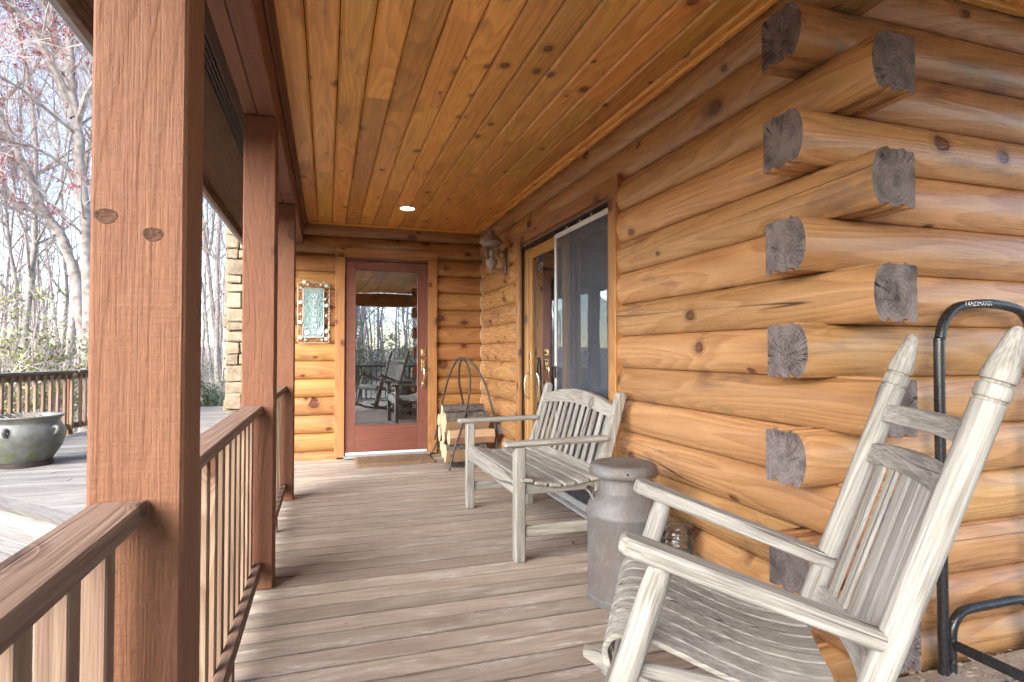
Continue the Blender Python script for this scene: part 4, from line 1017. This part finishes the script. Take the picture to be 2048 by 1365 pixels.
# ================================================================== TREES AND SHRUBS
def branch(rg, p, d, L, r, lvl, out, maxl, up=.12, wob=.22, kids=(7, 6, 5, 4)):
    n = max(3, int(L/(.55 if lvl < 2 else .22))); n = min(n, 14)
    pts = [p.copy()]; rad = [r]; dd = d.normalized()
    for i in range(n):
        dd = (dd+Vector((rg.gauss(0, wob), rg.gauss(0, wob), rg.gauss(0, wob)))*(.5 if lvl == 0 else 1)*.55+Vector((0, 0, up))).normalized()
        p = p+dd*(L/n); pts.append(p.copy()); rad.append(r*(1-.75*(i+1)/n) if lvl else r*(1-.62*(i+1)/n))
    out.append((lvl, pts, rad))
    if lvl >= maxl: return
    nk = kids[min(lvl, len(kids)-1)]
    for k in range(nk):
        t = rg.uniform(.30 if lvl == 0 else .2, 1.0); i = min(n, max(1, int(t*n))); q = pts[i]; tdir = (pts[i]-pts[i-1]).normalized()
        a = rg.uniform(0, 6.28); o1 = tdir.orthogonal().normalized(); o2 = tdir.cross(o1); side = o1*math.cos(a)+o2*math.sin(a)
        sp_ = rg.uniform(.5, 1.1)
        branch(rg, q, tdir+side*sp_, L*rg.uniform(.38, .62)*(1.15-.4*t), rad[i]*rg.uniform(.42, .66), lvl+1, out, maxl, up*.8, wob, kids)
def treemesh(branches, lo=0, hi=9, minr=.0045):
    mb = MB()
    for lvl, pts, rad in branches:
        if lo <= lvl <= hi: mb.add(tubedata(pts, [max(minr, q) for q in rad], (8, 5, 4, 3, 3)[min(lvl, 4)]))
    return mb
def maketree(name, seed, H, r, label, group, maxl=4, kids=(9, 6, 5, 4), lean=(0, 0), bark='bark_tree', wob=.2, extra=None):
    rg = random.Random(seed); br = []
    branch(rg, Vector((0, 0, 0)), Vector((lean[0], lean[1], 1)), H, r, 0, br, maxl, .10, wob, kids)
    t = thing(name, label, 'tree', (0, 0, 0), 0, group)
    treemesh(br, 0, 1, .01).build('trunk', bark, t, 60); treemesh(br, 2, 9).build('crown', 'twig', t, None)
    return t, br
def dup(root, loc, rotz, scale=1.0, label=None):
    r = root.copy(); COL.objects.link(r); r.location = loc; r.rotation_euler = (0, 0, rotz); r.scale = (scale,)*3
    if label: r['label'] = label
    for ch_ in list(root.children):
        c_ = ch_.copy(); COL.objects.link(c_); c_.parent = r
    return r
protos = []
for i, (sd_, H, r, bk, lb) in enumerate(((11, 17, .11, 'bark_tree', 'slim bare grey-brown tree in the woods behind the deck'), (23, 20, .14, 'bark_pale', 'tall bare pale-barked tree in the woods behind the deck'), (37, 14, .07, 'bark_pale', 'thin bare young tree in the woods behind the deck'), (51, 18, .12, 'bark_tree', 'bare forked tree in the woods behind the deck'))):
    t, br = maketree('bare_tree', sd_, H, r, lb, lb.replace('tree', 'trees', 1)+' group', 3 if i == 2 else 4, ((11, 7, 5, 3), (12, 7, 5, 3), (14, 8, 5), (10, 8, 5, 3))[i], bark=bk)
    t['group'] = ('slim grey-brown woods trees', 'tall pale woods trees', 'thin young woods trees', 'forked woods trees')[i]
    protos.append(t)
rt_ = random.Random(99); used = set(); placed = []
def put_tree(k, x_, y_):
    z = GZ(x_, y_)-.1; s_ = rt_.uniform(.8, 1.2)
    if k not in used: used.add(k); protos[k].location = (x_, y_, z); protos[k].rotation_euler = (0, 0, rt_.uniform(0, 6.28)); protos[k].scale = (s_,)*3
    else:
        o = dup(protos[k], (x_, y_, z), rt_.uniform(0, 6.28), s_)
        if y_ < 0: o['label'] = 'bare tree outside the open porch end, seen only mirrored in the glass door'; o['group'] = 'trees mirrored in the glass door'
tries = 0
while len(placed) < 42 and tries < 4000:
    tries += 1
    if len(placed) < 22: az = R(rt_.uniform(-30, -6)); d = rt_.uniform(20, 50)
    elif len(placed) < 34: az = R(rt_.uniform(172, 196)); d = rt_.uniform(11, 30)
    else: az = R(rt_.uniform(-70, -30)); d = rt_.uniform(15, 42)
    x_, y_ = math.sin(az)*d, math.cos(az)*d
    if any((x_-a)**2+(y_-b_)**2 < 2.0 for a, b_ in placed): continue
    if x_ > -.8 and y_ > -2: continue
    placed.append((x_, y_)); put_tree(rt_.choice((0, 1, 2, 2, 3)), x_, y_)
# the red-flowering maple at the upper left, with its leaning neighbour
def guided(name, label, limbs, seed, kids, flower=0):
    rg = random.Random(seed); br = []
    base = Vector(limbs[0][0][0]); base.z = GZ(base.x, base.y)-.1
    for pts, r0, r1, lvl in limbs:
        P = catmull([Vector(p) for p in pts], 5); n = len(P); rad = [r0+(r1-r0)*i/(n-1) for i in range(n)]
        P = [p+Vector((rg.gauss(0, .02), rg.gauss(0, .02), 0)) for p in P]
        br.append((lvl, P, rad))
        for k in range(kids if lvl else kids//2):
            i = rg.randrange(n//4, n); td = (P[i]-P[i-1]).normalized(); a = rg.uniform(0, 6.28); o1 = td.orthogonal().normalized(); o2 = td.cross(o1)
            branch(rg, P[i], td+(o1*math.cos(a)+o2*math.sin(a))*rg.uniform(.6, 1.3), rg.uniform(1.0, 2.6), max(.012, min(.03, rad[i]*.28)), 2, br, 4, .05, .25, (0, 0, 6, 4))
    t = thing(name, label, 'tree', base)
    mv = lambda mb: [setattr(mb, 'v', [v-base for v in mb.v]), mb][1]
    mv(treemesh(br, 0, 1, .01)).build('trunk', 'bark_pale', t, 60); mv(treemesh(br, 2, 9, .0055)).build('crown', 'twig', t, None)
    if flower:
        fl = MB()
        for lvl, P, rad in br:
            if lvl < 3: continue
            for p in P[1:]:
                if rg.random() < flower:
                    for q in range(7):
                        c_ = p-base+Vector((rg.gauss(0, .035), rg.gauss(0, .035), rg.gauss(0, .035))); d = Vector((rg.gauss(0, 1), rg.gauss(0, 1), rg.gauss(-.4, 1))).normalized()*.042; e = d.orthogonal().normalized()*.012
                        fl.add(([c_-e, c_+e, c_+d+e*.6, c_+d-e*.6], [(0, 1, 2, 3)]))
        o = fl.build('flowers', 'redbud', t, None); o['kind'] = 'stuff'
    return t
guided('maple_tree', 'tall maple with red spring flowers at the upper left of the deck',
       [([(-5.05, 15, -.8), (-5.06, 15, 2.8), (-5.19, 15, 4.8), (-5.35, 15, 6.5), (-5.45, 15, 7.6), (-5.55, 15.2, 9.5), (-5.4, 15.3, 12.5)], .145, .045, 0),
        ([(-5.35, 15, 6.4), (-5.75, 14.9, 7.5), (-6.11, 14.8, 8.25), (-6.8, 14.7, 8.8), (-8.2, 14.5, 9.8)], .11, .03, 1),
        ([(-5.45, 15, 7.4), (-5.75, 15.1, 8.2), (-6.0, 15.2, 8.9), (-6.3, 15.3, 10.2), (-6.5, 15.4, 12)], .12, .03, 1),
        ([(-5.2, 15, 5.0), (-5.8, 14.6, 5.5), (-6.6, 14.2, 5.6), (-7.6, 13.8, 6.0)], .04, .012, 1),
        ([(-5.3, 15, 6.0), (-6.0, 14.2, 6.6), (-6.6, 13.6, 6.9), (-7.4, 13.2, 7.6)], .04, .012, 1),
        ([(-5.3, 15, 6.2), (-4.9, 14.8, 7.4), (-4.2, 14.6, 8.6), (-3.4, 14.4, 9.6)], .08, .02, 1)], 5, 24, .22)
guided('leaning_tree', 'grey tree leaning left beside the red-flowering maple',
       [([(-5.1, 15.8, -.8), (-5.5, 15.8, 2.4), (-5.75, 15.8, 3.6), (-6.25, 15.8, 4.6), (-6.65, 15.8, 5.6), (-7.1, 15.8, 6.6), (-7.9, 15.8, 8.2)], .13, .05, 0),
        ([(-6.1, 15.8, 4.3), (-6.7, 15.6, 4.6), (-7.4, 15.4, 5.2)], .07, .02, 1)], 8, 22, .05)
# shrubs
def shrubmesh(seed, rad, hgt, nleaf, mat_l, lsize, name='leafy_shrub'):
    rg = random.Random(seed); br = []
    for k in range(9): branch(rg, Vector((rg.gauss(0, .12), rg.gauss(0, .12), 0)), Vector((rg.gauss(0, .5), rg.gauss(0, .5), 1)), hgt*rg.uniform(.7, 1.0), .018, 1, br, 4, .03, .25, (0, 5, 5, 4))
    t = thing(name, '', 'shrub')
    treemesh(br, 0, 9, .004).build('stems', 'twig', t, None)
    lf = MB(); tips = [(P[i]) for lvl, P, rr in br if lvl >= 2 for i in range(1, len(P))]
    for k in range(nleaf):
        c_ = rg.choice(tips)+Vector((rg.gauss(0, .05), rg.gauss(0, .05), rg.gauss(0, .05))); s_ = lsize*rg.uniform(.6, 1.3)
        d = Vector((rg.gauss(0, 1), rg.gauss(0, 1), rg.gauss(.2, .8))).normalized()*s_; e = d.cross(Vector((rg.gauss(0, 1), rg.gauss(0, 1), rg.gauss(0, 1)))).normalized()*s_*.32
        lf.add(([c_, c_+d*.5+e, c_+d, c_+d*.5-e], [(0, 1, 2, 3)]))
    lf.build('foliage', mat_l, t, None); return t
sa = shrubmesh(3, 1, 2.3, 5200, 'bushleaf', .045); sb = shrubmesh(9, 1, 1.7, 5200, 'evergreen', .060, 'evergreen_shrub')
def shrub(proto, first, x_, y_, s_, label, group):
    z = GZ(x_, y_)-.05
    if first: proto.location = (x_, y_, z); proto.scale = (s_,)*3; o = proto
    else: o = dup(proto, (x_, y_, z), rt_.uniform(0, 6.28), s_)
    o['label'] = label; o['group'] = group
SA = [(-5.0, 12.9, 1.3, 'yellow-green spring shrub rising behind the deck railing'), (-4.2, 15.8, 1.0, 'pale leafy shrub behind the red-flowering maple'), (-7.2, 13.8, 1.1, 'loose leafy shrub at the left edge of the woods'),
      (-.7, -5.0, 1.25, 'yellow-green shrub behind the metal railing, left part of the reflection'), (1.0, -5.4, 1.3, 'yellow-green shrub behind the metal railing, middle of the reflection'), (2.8, -5.2, 1.25, 'yellow-green shrub behind the metal railing, right part of the reflection'), (4.6, -6.2, 1.3, 'yellow-green shrub farthest right behind the metal railing')]
for i, (x_, y_, s_, lb) in enumerate(SA): shrub(sa, i == 0, x_, y_, s_, lb, 'yellow-green leafy shrubs')
SB = [(-3.6, 17.6, 1.0, 'dark evergreen shrub at the far end of the deck'), (-2.7, 16.4, .8, 'low evergreen shrub just past the deck end'), (-6.4, 17.6, 1.15, 'dark evergreen shrub under the leaning tree'), (-8.6, 17.2, 1.2, 'dark evergreen shrub left of the leaning tree'), (-4.6, 19.5, 1.2, 'evergreen shrub deep in the woods behind the maple')]
for i, (x_, y_, s_, lb) in enumerate(SB): shrub(sb, i == 0, x_, y_, s_, lb, 'dark evergreen shrubs')

# the far wood behind everything reads as one grey mass
rw = random.Random(4); dw = MB()
for i in range(620):
    if i < 430: az = R(rw.uniform(-75, 2)); d = rw.uniform(36, 75)
    else: az = R(rw.uniform(160, 205)); d = rw.uniform(26, 55)
    x_, y_ = math.sin(az)*d, math.cos(az)*d; z_ = GZ(x_, y_)-.3; H = rw.uniform(9, 19)*(1 if i < 430 else .75); r = rw.uniform(.04, .11)
    p = Vector((x_, y_, z_)); lean = Vector((rw.gauss(0, .05), rw.gauss(0, .05), 1))
    q = [p+lean*H*t+Vector((rw.gauss(0, .12), rw.gauss(0, .12), 0))*(t > 0) for t in (0, .3, .6, 1)]
    dw.add(tubedata(q, [r, r*.8, r*.5, r*.1], 4))
    for k in range(22):
        t = rw.uniform(.06, .95); b0 = p+lean*H*t; a = rw.uniform(0, 6.28); L = rw.uniform(1.0, 3.2)*(1.2-t); dirv = Vector((math.cos(a), math.sin(a), rw.uniform(.2, 1.1))).normalized()
        b1 = b0+dirv*L*.5+Vector((0, 0, .1*L)); b2 = b0+dirv*L+Vector((0, 0, .35*L)); dw.add(tubedata([b0, b1, b2], [r*.28, r*.2, .008], 3))
        for m_ in range(2):
            dv2 = (dirv+Vector((rw.gauss(0, .7), rw.gauss(0, .7), rw.gauss(.2, .5)))).normalized(); dw.add(tubedata([b1, b1+dv2*L*.6], [r*.15, .006], 3))
tag(dw.build('distant_woods', 'twig', None, None), 'far bare grey woods seen beyond the nearer trees', 'woods', kind='stuff')
